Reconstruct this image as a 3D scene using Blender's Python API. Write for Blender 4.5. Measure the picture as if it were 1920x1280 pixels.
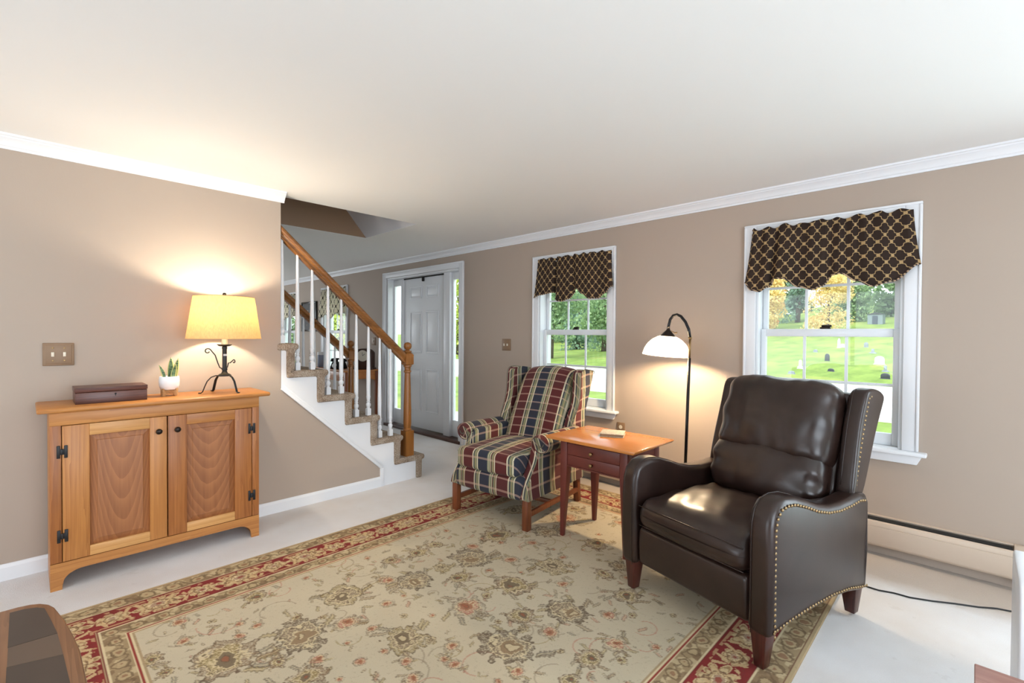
import bpy, bmesh, math, random
import numpy as np
from mathutils import Vector, Matrix, noise as mnoise

for o in list(bpy.data.objects):
    bpy.data.objects.remove(o, do_unlink=True)
scene = bpy.context.scene
COL = scene.collection
R = math.radians
random.seed(11)
rng = np.random.default_rng(7)

# ------------------------------------------------------------------ camera
cam_d = bpy.data.cameras.new('camera')
cam = bpy.data.objects.new('camera', cam_d)
COL.objects.link(cam)
cam_d.sensor_width = 36.0
cam_d.lens = 889.8736 / 1920.0 * 36.0
cam_d.clip_start = 0.02
cam_d.clip_end = 500
_m = [[0.715413827, 0.698665491, 0.007041824], [0.014915371, -0.005195215, -0.999875263], [-0.698541758, 0.71542962, -0.014137583]]
cam.matrix_world = Matrix(((_m[0][0], -_m[1][0], -_m[2][0], 0.0),
                           (_m[0][1], -_m[1][1], -_m[2][1], 0.0),
                           (_m[0][2], -_m[1][2], -_m[2][2], 1.27),
                           (0, 0, 0, 1)))
scene.camera = cam

# ------------------------------------------------------------------ world, exposure, daylight, fill lights
scene.view_settings.view_transform = 'Standard'
scene.view_settings.look = 'None'
scene.view_settings.gamma = 1.0
scene.view_settings.use_curve_mapping = False
scene.view_settings.exposure = 0.22
world = bpy.data.worlds.new('sky'); scene.world = world
world.use_nodes = True
wn = world.node_tree.nodes; wl = world.node_tree.links
bg = wn['Background']
bg.inputs['Color'].default_value = (0.86, 0.94, 1.0, 1)
bg.inputs['Strength'].default_value = 2.6

sun_d = bpy.data.lights.new('sun', 'SUN')
sun_d.energy = 3.2; sun_d.angle = R(12); sun_d.color = (1.0, 0.95, 0.86)
sun = bpy.data.objects.new('sun', sun_d); COL.objects.link(sun)
sun.rotation_euler = (R(40), R(-18), 0)        # high, from behind the house


def area(name, loc, rot, sx, sy, power, color=(1, 1, 1)):
    d = bpy.data.lights.new(name, 'AREA'); d.shape = 'RECTANGLE'
    d.size = sx; d.size_y = sy; d.energy = power; d.color = color
    o = bpy.data.objects.new(name, d); COL.objects.link(o)
    o.location = loc; o.rotation_euler = rot
    return o

# fill lights added out of view to brighten the room; patio door carries daylight
area('fill_light_back', (-1.6, -3.42, 1.25), (R(90), 0, 0), 3.0, 1.7, 26, (0.77, 0.88, 1.0))  # added fill at an invented back-wall window
area('fill_light_side', (2.72, 0.2, 1.2), (R(90), 0, R(90)), 2.6, 1.9, 86, (0.77, 0.88, 1.0))  # added fill from the right, strong enough to lift the left wall
area('daylight_patio_door', (1.50, 3.74, 1.08), (R(-90), 0, 0), 1.7, 1.95, 64, (0.79, 0.89, 1.0))
area('fill_light_dining', (-11.2, 0.8, 1.4), (R(90), 0, R(-90)), 2.6, 1.5, 36, (0.88, 0.95, 1.0))  # added fill for hall and dining room, at an invented end-wall window
area('fill_light_stairwell', (-4.1, -1.35, 3.4), (R(70), 0, 0), 0.8, 1.6, 4.2, (0.9, 0.96, 1.0))  # added light inside the stairwell, lifts its dark brown wall

# ------------------------------------------------------------------ helpers: materials
def rgb(r, g, b):
    f = lambda c: (c / 255 / 12.92) if c / 255 <= 0.04045 else ((c / 255 + 0.055) / 1.055) ** 2.4
    return (f(r), f(g), f(b), 1.0)


class NT:
    """tiny node-tree writer"""
    def __init__(self, name):
        self.m = bpy.data.materials.new(name); self.m.use_nodes = True
        self.t = self.m.node_tree; self.n = self.t.nodes
        self.b = self.n['Principled BSDF']; self.out = self.n['Material Output']

    def new(self, kind, **kw):
        nd = self.n.new(kind)
        for k, v in kw.items():
            if k in nd.bl_rna.properties.keys() and not k.startswith('in_'):
                setattr(nd, k, v)
        return nd

    def set(self, sock, v):
        if isinstance(v, bpy.types.NodeSocket):
            self.t.links.new(v, sock)
        else:
            sock.default_value = v

    def math(self, op, a, b=0.0, c=None, clamp=False):
        nd = self.n.new('ShaderNodeMath'); nd.operation = op; nd.use_clamp = clamp
        self.set(nd.inputs[0], a); self.set(nd.inputs[1], b)
        if c is not None: self.set(nd.inputs[2], c)
        return nd.outputs[0]

    def mix(self, fac, a, b, mode='MIX'):
        nd = self.n.new('ShaderNodeMix'); nd.data_type = 'RGBA'; nd.blend_type = mode
        self.set(nd.inputs[0], fac); self.set(nd.inputs[6], a); self.set(nd.inputs[7], b)
        return nd.outputs[2]

    def coord(self, kind='Object'):
        return self.n.new('ShaderNodeTexCoord').outputs[kind]

    def mapping(self, vec, scale=(1, 1, 1), loc=(0, 0, 0), rot=(0, 0, 0)):
        nd = self.n.new('ShaderNodeMapping')
        self.set(nd.inputs[0], vec); nd.inputs[1].default_value = loc
        nd.inputs[2].default_value = rot; nd.inputs[3].default_value = scale
        return nd.outputs[0]

    def noise(self, vec, scale, detail=3, rough=0.5, dist=0.0):
        nd = self.n.new('ShaderNodeTexNoise')
        self.set(nd.inputs['Vector'], vec); nd.inputs['Scale'].default_value = scale
        nd.inputs['Detail'].default_value = detail; nd.inputs['Roughness'].default_value = rough
        nd.inputs['Distortion'].default_value = dist
        return nd.outputs[0]

    def ramp(self, fac, stops, interp='LINEAR'):
        nd = self.n.new('ShaderNodeValToRGB'); cr = nd.color_ramp; cr.interpolation = interp
        while len(cr.elements) > 1: cr.elements.remove(cr.elements[-1])
        cr.elements[0].position = stops[0][0]; cr.elements[0].color = stops[0][1]
        for p, c in stops[1:]:
            e = cr.elements.new(p); e.color = c
        self.set(nd.inputs[0], fac)
        return nd.outputs[0]

    def bump(self, h, strength=0.2, dist=0.01):
        nd = self.n.new('ShaderNodeBump'); nd.inputs['Strength'].default_value = strength
        nd.inputs['Distance'].default_value = dist; self.set(nd.inputs['Height'], h)
        self.set(self.b.inputs['Normal'], nd.outputs[0])

    def base(self, c): self.set(self.b.inputs['Base Color'], c)
    def rough(self, v): self.set(self.b.inputs['Roughness'], v)


def plain(name, col, rough=0.5, metal=0.0, noise=0.0, nscale=40, bump=0.0, spec=0.5):
    t = NT(name)
    if noise:
        n = t.noise(t.coord(), nscale, 4)
        lo = tuple(c * (1 - noise) for c in col[:3]) + (1,)
        hi = tuple(min(1, c * (1 + noise)) for c in col[:3]) + (1,)
        t.base(t.ramp(n, [(0.3, lo), (0.7, hi)]))
        if bump: t.bump(n, bump, 0.004)
    else:
        t.base(col)
    t.rough(rough); t.b.inputs['Metallic'].default_value = metal
    t.b.inputs['Specular IOR Level'].default_value = spec
    return t.m


def wood(name, light, dark, axis='z', scale=1.0, rough=0.35, cath=None, shift=(0, 0, 0), fine=0.5, spec=0.5):
    t = NT(name); co = t.coord()
    st = {'x': (0.06, 1, 1), 'y': (1, 0.06, 1), 'z': (1, 1, 0.06)}[axis]
    v = t.mapping(co, tuple(s * scale for s in st), shift)
    n1 = t.noise(v, 9, 4, 0.55, 0.6)
    n2 = t.noise(v, 70, 3, 0.6)
    sp = t.n.new('ShaderNodeSeparateXYZ'); t.set(sp.inputs[0], t.mapping(co, (1, 1, 1), shift))
    if cath:
        yc, k, F, A = cath
        yy = t.math('SUBTRACT', sp.outputs[1], yc)
        ph = t.math('MULTIPLY', t.math('SUBTRACT', sp.outputs[2], t.math('MULTIPLY', t.math('MULTIPLY', yy, yy), k)), F)
        ph = t.math('ADD', ph, t.math('MULTIPLY', t.noise(t.mapping(co, (1, 1, 0.35), shift), 7, 3, 0.5), A))
        ln = t.math('FRACT', ph)
        f = t.math('ADD', t.math('MULTIPLY', t.math('POWER', ln, 2.0), 0.24), t.math('MULTIPLY', n1, 0.78))
    else:
        per = {'x': (1, 2), 'y': (0, 2), 'z': (0, 1)}[axis]
        ph = t.math('MULTIPLY', t.math('ADD', sp.outputs[per[0]], sp.outputs[per[1]]), 34 * scale)
        ln = t.math('FRACT', t.math('ADD', ph, t.math('MULTIPLY', n1, 7.0)))
        f = t.math('ADD', t.math('MULTIPLY', ln, 0.22), t.math('MULTIPLY', n1, 0.76))
    f = t.math('ADD', t.math('MULTIPLY', f, 1 - 0.45 * fine), t.math('MULTIPLY', n2, 0.45 * fine))
    mid = tuple((a + b) / 2 for a, b in zip(light, dark))
    t.base(t.ramp(f, [(0.28, dark), (0.46, mid), (0.66, light)]))
    t.rough(rough); t.bump(n2, 0.08, 0.002)
    t.b.inputs['Specular IOR Level'].default_value = spec
    return t.m


def plaid(name, ux, flip=False):
    """woven plaid: broad navy and burgundy bars parted by cream and sage lines, thin cross lines"""
    t = NT(name); co = t.coord()
    sp = t.n.new('ShaderNodeSeparateXYZ'); t.set(sp.inputs[0], co)
    if ux == 'x':
        u = sp.outputs[0]; v = t.math('ADD', sp.outputs[2], sp.outputs[1])
    else:
        ns = t.n.new('ShaderNodeSeparateXYZ'); t.set(ns.inputs[0], t.coord('Normal'))
        fr = t.math('GREATER_THAN', t.math('ABSOLUTE', ns.outputs[1]), 0.74)
        u = t.math('ADD', t.math('MULTIPLY', sp.outputs[1], t.math('SUBTRACT', 1.0, fr)), t.math('MULTIPLY', t.math('ADD', sp.outputs[0], 0.075 if flip else 0.03), fr)); v = t.math('ADD', sp.outputs[2], t.math('MULTIPLY', sp.outputs[0], -1.0 if flip else 1.0))
    P = 0.285
    fu = t.math('FRACT', t.math('ADD', t.math('DIVIDE', u, P), 10.64 if ux == 'x' else 10.18))
    bur, nav = rgb(92, 41, 40), rgb(50, 54, 67)
    cre, sag, tan = rgb(214, 204, 172), rgb(122, 124, 98), rgb(176, 160, 112)
    c = t.ramp(fu, [(0.0, bur), (0.31, cre), (0.345, nav), (0.375, sag), (0.41, tan), (0.425, sag), (0.46, cre), (0.49, nav),
                    (0.77, sag), (0.80, cre), (0.815, sag), (0.855, cre), (0.875, bur), (0.90, sag), (0.935, tan), (0.955, bur), (0.97, cre)], 'CONSTANT')
    fv = t.math('FRACT', t.math('ADD', t.math('DIVIDE', v, 0.086), 10.0))
    line = t.math('MULTIPLY', t.math('GREATER_THAN', fv, 0.84), 0.36)
    fv2 = t.math('FRACT', t.math('ADD', t.math('DIVIDE', v, 0.344), 10.3))
    band = t.math('MULTIPLY', t.math('GREATER_THAN', fv2, 0.62), 0.22)
    c = t.mix(band, c, rgb(60, 50, 50))
    c = t.mix(line, c, rgb(214, 176, 156))
    n = t.noise(co, 420, 2)
    c = t.mix(t.math('MULTIPLY', n, 0.25), c, rgb(40, 36, 34))
    t.base(c); t.rough(0.9); t.bump(n, 0.25, 0.002)
    t.b.inputs['Specular IOR Level'].default_value = 0.15
    t.b.inputs['Sheen Weight'].default_value = 0.08
    return t.m


def lattice(name, ground, line, p=0.0416, width=0.040, sheer=0.0):
    """diagonal quatrefoil trellis on cloth, in metres of cloth (uv)"""
    t = NT(name); uv = t.coord('UV')
    sp = t.n.new('ShaderNodeSeparateXYZ'); t.set(sp.inputs[0], uv)
    a = t.math('DIVIDE', t.math('ADD', sp.outputs[0], sp.outputs[1]), p * 1.9)
    b = t.math('DIVIDE', t.math('SUBTRACT', sp.outputs[0], sp.outputs[1]), p * 1.9)
    def fam(a, b):
        wob = t.math('MULTIPLY', t.math('SINE', t.math('MULTIPLY', b, 4 * math.pi)), 0.055)
        f = t.math('FRACT', t.math('ADD', t.math('ADD', a, wob), 20.0))
        return t.math('LESS_THAN', t.math('ABSOLUTE', t.math('SUBTRACT', f, 0.5)), width)
    l1, l2 = fam(a, b), fam(b, a)
    fa = t.math('SUBTRACT', t.math('FRACT', t.math('ADD', a, 20.0)), 0.5)
    fb = t.math('SUBTRACT', t.math('FRACT', t.math('ADD', b, 20.0)), 0.5)
    dot = t.math('LESS_THAN', t.math('ADD', t.math('POWER', fa, 2.0), t.math('POWER', fb, 2.0)), 0.03)
    m = t.math('MAXIMUM', t.math('MAXIMUM', l1, l2), dot)
    n = t.noise(t.coord(), 300, 2)
    lc = t.mix(n, line, tuple(c * 0.55 for c in line[:3]) + (1,))
    t.base(t.mix(m, ground, lc)); t.rough(0.8); t.bump(t.math('ADD', m, n), 0.25, 0.003)
    t.b.inputs['Specular IOR Level'].default_value = 0.2
    if sheer:
        tr = t.n.new('ShaderNodeBsdfTranslucent'); t.set(tr.inputs[0], t.mix(m, ground, line))
        mx = t.n.new('ShaderNodeMixShader'); mx.inputs[0].default_value = sheer
        t.t.links.new(t.b.outputs[0], mx.inputs[1]); t.t.links.new(tr.outputs[0], mx.inputs[2])
        t.t.links.new(mx.outputs[0], t.out.inputs[0])
    return t.m


def glass_pane(name, tint=(0.97, 0.99, 0.99, 1), refl=0.05):
    t = NT(name)
    tr = t.n.new('ShaderNodeBsdfTransparent'); tr.inputs[0].default_value = tint
    gl = t.n.new('ShaderNodeBsdfGlossy'); gl.inputs['Roughness'].default_value = 0.02
    mx = t.n.new('ShaderNodeMixShader')
    lw = t.n.new('ShaderNodeLayerWeight')
    t.set(mx.inputs[0], t.math('ADD', t.math('MULTIPLY', t.math('POWER', lw.outputs['Facing'], 5.0), 0.45), 0.025))
    t.t.links.new(tr.outputs[0], mx.inputs[1]); t.t.links.new(gl.outputs[0], mx.inputs[2])
    t.t.links.new(mx.outputs[0], t.out.inputs[0])
    return t.m


def shade_mat(name, col, trans=0.6, weave=True, tcol=None):
    t = NT(name)
    if weave:
        v = t.mapping(t.coord(), (1, 1, 0.3)); n = t.noise(v, 150, 3, 0.65)
        c = t.ramp(n, [(0.3, tuple(x * 0.76 for x in col[:3]) + (1,)), (0.7, col)])
    else:
        c = t.mix(0.0, col, col)
    t.base(c); t.rough(0.7 if weave else 0.2)
    tr = t.n.new('ShaderNodeBsdfTranslucent'); t.set(tr.inputs[0], t.mix(1.0, c, tcol, 'MULTIPLY') if tcol else c)
    mx = t.n.new('ShaderNodeMixShader'); mx.inputs[0].default_value = trans
    t.t.links.new(t.b.outputs[0], mx.inputs[1]); t.t.links.new(tr.outputs[0], mx.inputs[2])
    t.t.links.new(mx.outputs[0], t.out.inputs[0])
    return t.m


# ------------------------------------------------------------------ helpers: meshes and objects
def box(bm, x0, x1, y0, y1, z0, z1):
    vs = [bm.verts.new(p) for p in ((x0, y0, z0), (x1, y0, z0), (x1, y1, z0), (x0, y1, z0), (x0, y0, z1), (x1, y0, z1), (x1, y1, z1), (x0, y1, z1))]
    for f in ((0, 3, 2, 1), (4, 5, 6, 7), (0, 1, 5, 4), (1, 2, 6, 5), (2, 3, 7, 6), (3, 0, 4, 7)):
        bm.faces.new([vs[i] for i in f])
    return vs


def prism(bm, pts, axis, a, b):
    """polygon extruded along an axis; pts are the two other coordinates in x,y,z order"""
    def mk(p, t):
        return {'x': (t, p[0], p[1]), 'y': (p[0], t, p[1]), 'z': (p[0], p[1], t)}[axis]
    va = [bm.verts.new(mk(p, a)) for p in pts]; vb = [bm.verts.new(mk(p, b)) for p in pts]
    n = len(pts)
    bm.faces.new(va[::-1]); bm.faces.new(vb)
    for i in range(n):
        bm.faces.new((va[i], va[(i + 1) % n], vb[(i + 1) % n], vb[i]))


def tube(bm, pts, r, seg=10, flat=None, close=True):
    """round bar along points; r may be a list; flat=(a,b) squashes the section"""
    pts = [Vector(p) for p in pts]; n = len(pts)
    rs = r if isinstance(r, (list, tuple)) else [r] * n
    up = Vector((0, 0, 1)); rings = []
    prev = None
    for i, p in enumerate(pts):
        d = (pts[min(i + 1, n - 1)] - pts[max(i - 1, 0)]).normalized()
        if prev is None:
            s = d.cross(up)
            if s.length < 1e-3: s = d.cross(Vector((1, 0, 0)))
            s.normalize()
        else:
            s = (prev - d * prev.dot(d)).normalized()
        prev = s; t = s.cross(d)
        fa, fb = flat or (1, 1)
        rings.append([bm.verts.new(p + (s * math.cos(2 * math.pi * k / seg) * fa + t * math.sin(2 * math.pi * k / seg) * fb) * rs[i]) for k in range(seg)])
    for i in range(n - 1):
        for k in range(seg):
            bm.faces.new((rings[i][k], rings[i][(k + 1) % seg], rings[i + 1][(k + 1) % seg], rings[i + 1][k]))
    if close:
        bm.faces.new(rings[0][::-1]); bm.faces.new(rings[-1])


def lathe(bm, prof, c=(0, 0, 0), seg=24, cap=True):
    rings = []
    for r, z in prof:
        r = max(r, 1e-4)
        rings.append([bm.verts.new((c[0] + r * math.cos(2 * math.pi * k / seg), c[1] + r * math.sin(2 * math.pi * k / seg), c[2] + z)) for k in range(seg)])
    for i in range(len(rings) - 1):
        for k in range(seg):
            bm.faces.new((rings[i][k], rings[i][(k + 1) % seg], rings[i + 1][(k + 1) % seg], rings[i + 1][k]))
    if cap:
        bm.faces.new(rings[0][::-1]); bm.faces.new(rings[-1])


def rbox(bm, hx, hy, hz, r, k=4, m=10, fn=None, c=(0, 0, 0)):
    """rounded box with a dense skin, then bent by fn"""
    def axis(h):
        a = [-h + r * i / k for i in range(k)] + [-h + r + (2 * h - 2 * r) * i / m for i in range(m + 1)]
        return a + [h - r + r * i / k for i in range(1, k + 1)]
    ax, ay, az = axis(hx), axis(hy), axis(hz); cache = {}
    def vert(x, y, z):
        key = (round(x, 5), round(y, 5), round(z, 5))
        if key in cache: return cache[key]
        q = Vector((min(max(x, -hx + r), hx - r), min(max(y, -hy + r), hy - r), min(max(z, -hz + r), hz - r)))
        d = Vector((x, y, z)) - q
        p = q + d.normalized() * r if d.length > 1e-9 else q
        if fn: p = Vector(fn(p.x, p.y, p.z))
        cache[key] = bm.verts.new(p + Vector(c)); return cache[key]
    def face(A, B, mk, flip):
        for i in range(len(A) - 1):
            for j in range(len(B) - 1):
                q = [mk(A[i], B[j]), mk(A[i + 1], B[j]), mk(A[i + 1], B[j + 1]), mk(A[i], B[j + 1])]
                if flip: q.reverse()
                try: bm.faces.new(q)
                except ValueError: pass
    face(ax, ay, lambda a, b: vert(a, b, hz), False); face(ax, ay, lambda a, b: vert(a, b, -hz), True)
    face(ax, az, lambda a, b: vert(a, -hy, b), False); face(ax, az, lambda a, b: vert(a, hy, b), True)
    face(ay, az, lambda a, b: vert(hx, a, b), False); face(ay, az, lambda a, b: vert(-hx, a, b), True)


def link(o, parent=None):
    COL.objects.link(o)
    if parent: o.parent = parent
    return o


def obj(name, bm, m, parent=None, smooth=False, bevel=0.0, bseg=2, angle=None, sub=0):
    bmesh.ops.recalc_face_normals(bm, faces=bm.faces[:])
    me = bpy.data.meshes.new(name); bm.to_mesh(me); bm.free()
    for mm in (m if isinstance(m, (list, tuple)) else [m]): me.materials.append(mm)
    if smooth or bevel: me.polygons.foreach_set('use_smooth', [True] * len(me.polygons))
    o = link(bpy.data.objects.new(name, me), parent)
    if bevel:
        b = o.modifiers.new('bevel', 'BEVEL'); b.width = bevel; b.segments = bseg; b.limit_method = 'ANGLE'; b.angle_limit = R(angle or 40)
        b.harden_normals = False
    if sub:
        s = o.modifiers.new('sub', 'SUBSURF'); s.levels = s.render_levels = sub
    if bevel or (smooth and angle):
        with_sharp(me, angle or 40, bool(bevel))
    return o


def with_sharp(me, ang, bev):
    if bev: return
    bm = bmesh.new(); bm.from_mesh(me)
    for e in bm.edges:
        if len(e.link_faces) == 2 and e.calc_face_angle(0) > R(ang): e.smooth = False
    bm.to_mesh(me); bm.free()


def B(*boxes):
    bm = bmesh.new()
    for b in boxes: box(bm, *b)
    return bm


def thing(name, label, cat, loc=(0, 0, 0), rz=0.0, group=None):
    o = bpy.data.objects.new(name, None); COL.objects.link(o)
    o.empty_display_size = 0.05
    o.location = loc; o.rotation_euler = (0, 0, rz)
    o['label'] = label; o['category'] = cat
    if group: o['group'] = group
    return o


def tag(o, label, cat, group=None, kind=None):
    o['label'] = label; o['category'] = cat
    if group: o['group'] = group
    if kind: o['kind'] = kind
    return o


def struct(name, bm, m, label=None, cat=None, **kw):
    o = obj(name, bm, m, **kw); o['kind'] = 'structure'
    if label: o['label'] = label; o['category'] = cat
    return o


def sgroup(name, label, cat, loc=(0, 0, 0)):
    o = bpy.data.objects.new(name, None); COL.objects.link(o); o.location = loc
    o['kind'] = 'structure'; o['label'] = label; o['category'] = cat
    return o


# ------------------------------------------------------------------ materials
def wall_paint(name, col):
    t = NT(name); n = t.noise(t.coord(), 160, 3)
    n2 = t.noise(t.coord(), 1.2, 2)
    t.base(t.ramp(n2, [(0.3, tuple(c * 0.97 for c in col[:3]) + (1,)), (0.7, col)]))
    t.rough(0.62); t.bump(n, 0.06, 0.003); t.b.inputs['Specular IOR Level'].default_value = 0.3
    return t.m

M_wall = wall_paint('taupe_wall_paint', rgb(178, 162, 148))
M_white = plain('white_trim_paint', rgb(232, 233, 236), 0.38)
M_vinyl = plain('white_window_vinyl', rgb(228, 232, 236), 0.3)
M_door = plain('white_door_paint', rgb(240, 242, 245), 0.4)

_t = NT('textured_white_ceiling'); _c = _t.coord()
_n = _t.noise(_t.mapping(_c, (1, 1, 1)), 38, 2, 0.5, 2.2)
_n2 = _t.noise(_c, 3.0, 2)
_h = _t.math('MULTIPLY', _t.math('GREATER_THAN', _n, 0.62), _t.math('GREATER_THAN', _n2, 0.5))
_t.base(rgb(238, 237, 235)); _t.rough(0.85); _t.bump(_h, 0.22, 0.004)
M_ceil = _t.m

_t = NT('pale_carpet'); _c = _t.coord()
_n = _t.noise(_c, 260, 3, 0.7); _n2 = _t.noise(_c, 1.1, 4, 0.6); _n3 = _t.noise(_t.mapping(_c, (1, 1, 1), (7, 3, 0)), 9, 4, 0.65)
_b = _t.ramp(_n2, [(0.35, rgb(226, 220, 216)), (0.62, rgb(238, 237, 238))])
_b = _t.mix(_t.math('MULTIPLY', _t.math('GREATER_THAN', _n3, 0.66), 0.10), _b, rgb(170, 155, 140))
_sp = _t.n.new('ShaderNodeSeparateXYZ'); _t.set(_sp.inputs[0], _c)
# worn, soiled strip of carpet under the heater along the window wall
_yy = _t.math('ADD', _sp.outputs[1], _t.math('MULTIPLY', _n3, 0.10))
_worn = _t.n.new('ShaderNodeMapRange'); _t.set(_worn.inputs[0], _yy)
_worn.inputs[1].default_value = 3.08; _worn.inputs[2].default_value = 3.22; _worn.inputs[3].default_value = 0.0; _worn.inputs[4].default_value = 0.62
_fx = _t.math('GREATER_THAN', _sp.outputs[0], -3.3)
_b = _t.mix(_t.math('MULTIPLY', _worn.outputs[0], _fx), _b, rgb(178, 156, 132))
_t.base(_t.mix(_t.math('MULTIPLY', _n, 0.16), _b, rgb(150, 142, 136)))
_t.rough(0.95); _t.bump(_n, 0.5, 0.006); _t.b.inputs['Specular IOR Level'].default_value = 0.1
M_carpet = _t.m

_t = NT('brown_stair_carpet'); _c = _t.coord(); _n = _t.noise(_c, 130, 4, 0.75); _n2 = _t.noise(_c, 14, 2)
_k = _t.math('ADD', _t.math('MULTIPLY', _n, 0.75), _t.math('MULTIPLY', _n2, 0.25))
_t.base(_t.ramp(_k, [(0.36, rgb(112, 92, 76)), (0.50, rgb(166, 148, 130)), (0.64, rgb(204, 192, 178))]))
_t.rough(0.95); _t.bump(_n, 0.8, 0.008); _t.b.inputs['Specular IOR Level'].default_value = 0.1
M_scarpet = _t.m

W_pine_z = wood('honey_pine_upright', rgb(200, 136, 72), rgb(148, 86, 38), 'z', 1.0, 0.42)
W_pine_y = wood('honey_pine_level', rgb(200, 138, 74), rgb(158, 96, 44), 'y', 1.0, 0.42)
W_pine_pale = wood('pale_pine_rail', rgb(220, 166, 102), rgb(186, 128, 70), 'y', 1.0, 0.42)
W_panel = wood('figured_pine_panel', rgb(190, 130, 82), rgb(124, 74, 40), 'z', 1.0, 0.4, shift=(0.3, 0.0, -0.02))
W_stile = wood('streaky_pine_stile', rgb(180, 114, 58), rgb(130, 72, 30), 'z', 1.0, 0.42, shift=(2, 1, 0))
W_oak = wood('golden_oak_newel', rgb(166, 108, 52), rgb(98, 56, 22), 'z', 1.0, 0.28)
W_rail = wood('golden_oak_rail', rgb(158, 104, 52), rgb(98, 58, 26), 'y', 1.0, 0.28)
W_redleg = wood('reddish_oak_leg', rgb(128, 70, 40), rgb(86, 44, 24), 'z', 1.0, 0.35)
W_tabletop = wood('orange_maple_top', rgb(206, 132, 66), rgb(188, 112, 50), 'x', 1.0, 0.2)
W_box = wood('mahogany_box', rgb(104, 60, 46), rgb(64, 34, 26), 'y', 1.0, 0.35)
W_near = wood('worn_brown_table', rgb(150, 106, 74), rgb(104, 68, 44), 'x', 1.4, 0.3)
W_desk = wood('cherry_desk', rgb(196, 126, 62), rgb(142, 78, 34), 'x', 1.0, 0.35)
M_redpaint = plain('barn_red_paint', rgb(104, 46, 38), 0.42, noise=0.10, nscale=14)
M_iron = plain('black_iron', rgb(34, 34, 36), 0.45, 0.3)
M_bronze = plain('dark_bronze', rgb(46, 38, 34), 0.35, 0.7)
M_brass = plain('aged_brass', rgb(150, 122, 84), 0.35, 0.9)
M_plate = plain('bronze_switch_plate', rgb(138, 110, 84), 0.45, 0.08)
M_ivory = plain('ivory_plastic', rgb(226, 214, 194), 0.4)
M_heater = plain('beige_heater_enamel', rgb(204, 186, 168), 0.4)
M_dark = plain('dark_gap', rgb(30, 27, 25), 0.8)
M_glass = glass_pane('window_glass')

def leather(name, c1, c2, rough=0.29):
    t = NT(name); co = t.coord()
    n = t.noise(co, 6, 4, 0.6); n2 = t.noise(co, 240, 2)
    t.base(t.ramp(n, [(0.3, c1), (0.7, c2)]))
    t.rough(t.math('ADD', t.math('MULTIPLY', n, 0.10), rough - 0.02))
    t.bump(t.math('ADD', t.math('MULTIPLY', t.noise(co, 150, 2), 0.35), t.math('MULTIPLY', n, 0.5)), 0.06, 0.004)
    t.b.inputs['Specular IOR Level'].default_value = 0.5
    t.b.inputs['Coat Weight'].default_value = 0.06; t.b.inputs['Coat Roughness'].default_value = 0.25
    return t.m

M_leather = leather('brown_leather', rgb(32, 20, 16), rgb(48, 31, 25))
P_front = plaid('plaid_cloth', 'x'); P_side = plaid('plaid_cloth_side', 'y'); P_sideL = plaid('plaid_cloth_side_mirrored', 'y', True)
M_val = lattice('brown_gold_trellis_cloth', rgb(49, 37, 31), rgb(196, 164, 116))
M_valc = lattice('cream_dark_trellis_cloth', rgb(232, 224, 208), rgb(50, 42, 40), p=0.078, width=0.042, sheer=0.45)

# ================================================================== THE SETTING
H = 2.26; XL = -3.53; YW = 3.505; WT = 0.16
XR, YB, XF, YD = 2.6, -3.3, -11.1, -2.4          # right wall, back wall, dining far wall, hall back wall

struct('floor', B((XF - 0.1, XR + 0.1, YB - 0.1, YW + WT, -0.12, 0.0)), M_carpet, 'pale greyish carpet over the whole floor', 'floor')

# ceiling with the stairwell cut out: x -4.66..-3.70, y up to 2.55
OX0, OX1, OY0, OY1 = -4.527, -3.62, -1.6, 2.465
struct('ceiling', B((XF - 0.1, OX0, YB - 0.1, YW + WT, H, H + 0.2), (OX1, XR + 0.1, YB - 0.1, YW + WT, H, H + 0.2),
                    (OX0, OX1, OY1, YW + WT, H, H + 0.2), (OX0, OX1, YB - 0.1, OY0, H, H + 0.2)), M_ceil, 'white ceiling with a faint stippled texture and a stairwell cut out', 'ceiling')
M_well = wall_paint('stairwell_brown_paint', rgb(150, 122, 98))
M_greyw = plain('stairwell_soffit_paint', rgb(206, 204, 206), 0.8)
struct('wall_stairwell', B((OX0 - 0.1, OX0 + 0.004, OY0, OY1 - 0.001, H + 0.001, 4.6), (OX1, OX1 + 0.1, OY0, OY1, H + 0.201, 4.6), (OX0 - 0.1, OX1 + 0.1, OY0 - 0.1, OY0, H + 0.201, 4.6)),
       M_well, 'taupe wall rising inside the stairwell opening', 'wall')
bm = bmesh.new()
prism(bm, [(OY1 - 0.004, H + 0.001), (OY1 + 0.06, H + 0.201), (OY1 + 0.06 - 1.95, 4.6), (OY1 - 2.05, 4.6)], 'x', OX0 + 0.001, OX1 - 0.001)
box(bm, OX0 - 0.1, OX1 + 0.1, OY0, 0.75, 4.55, 4.65)
struct('ceiling_stairwell', bm, M_greyw, 'grey sloped soffit closing the end of the stairwell opening', 'ceiling')

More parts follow.
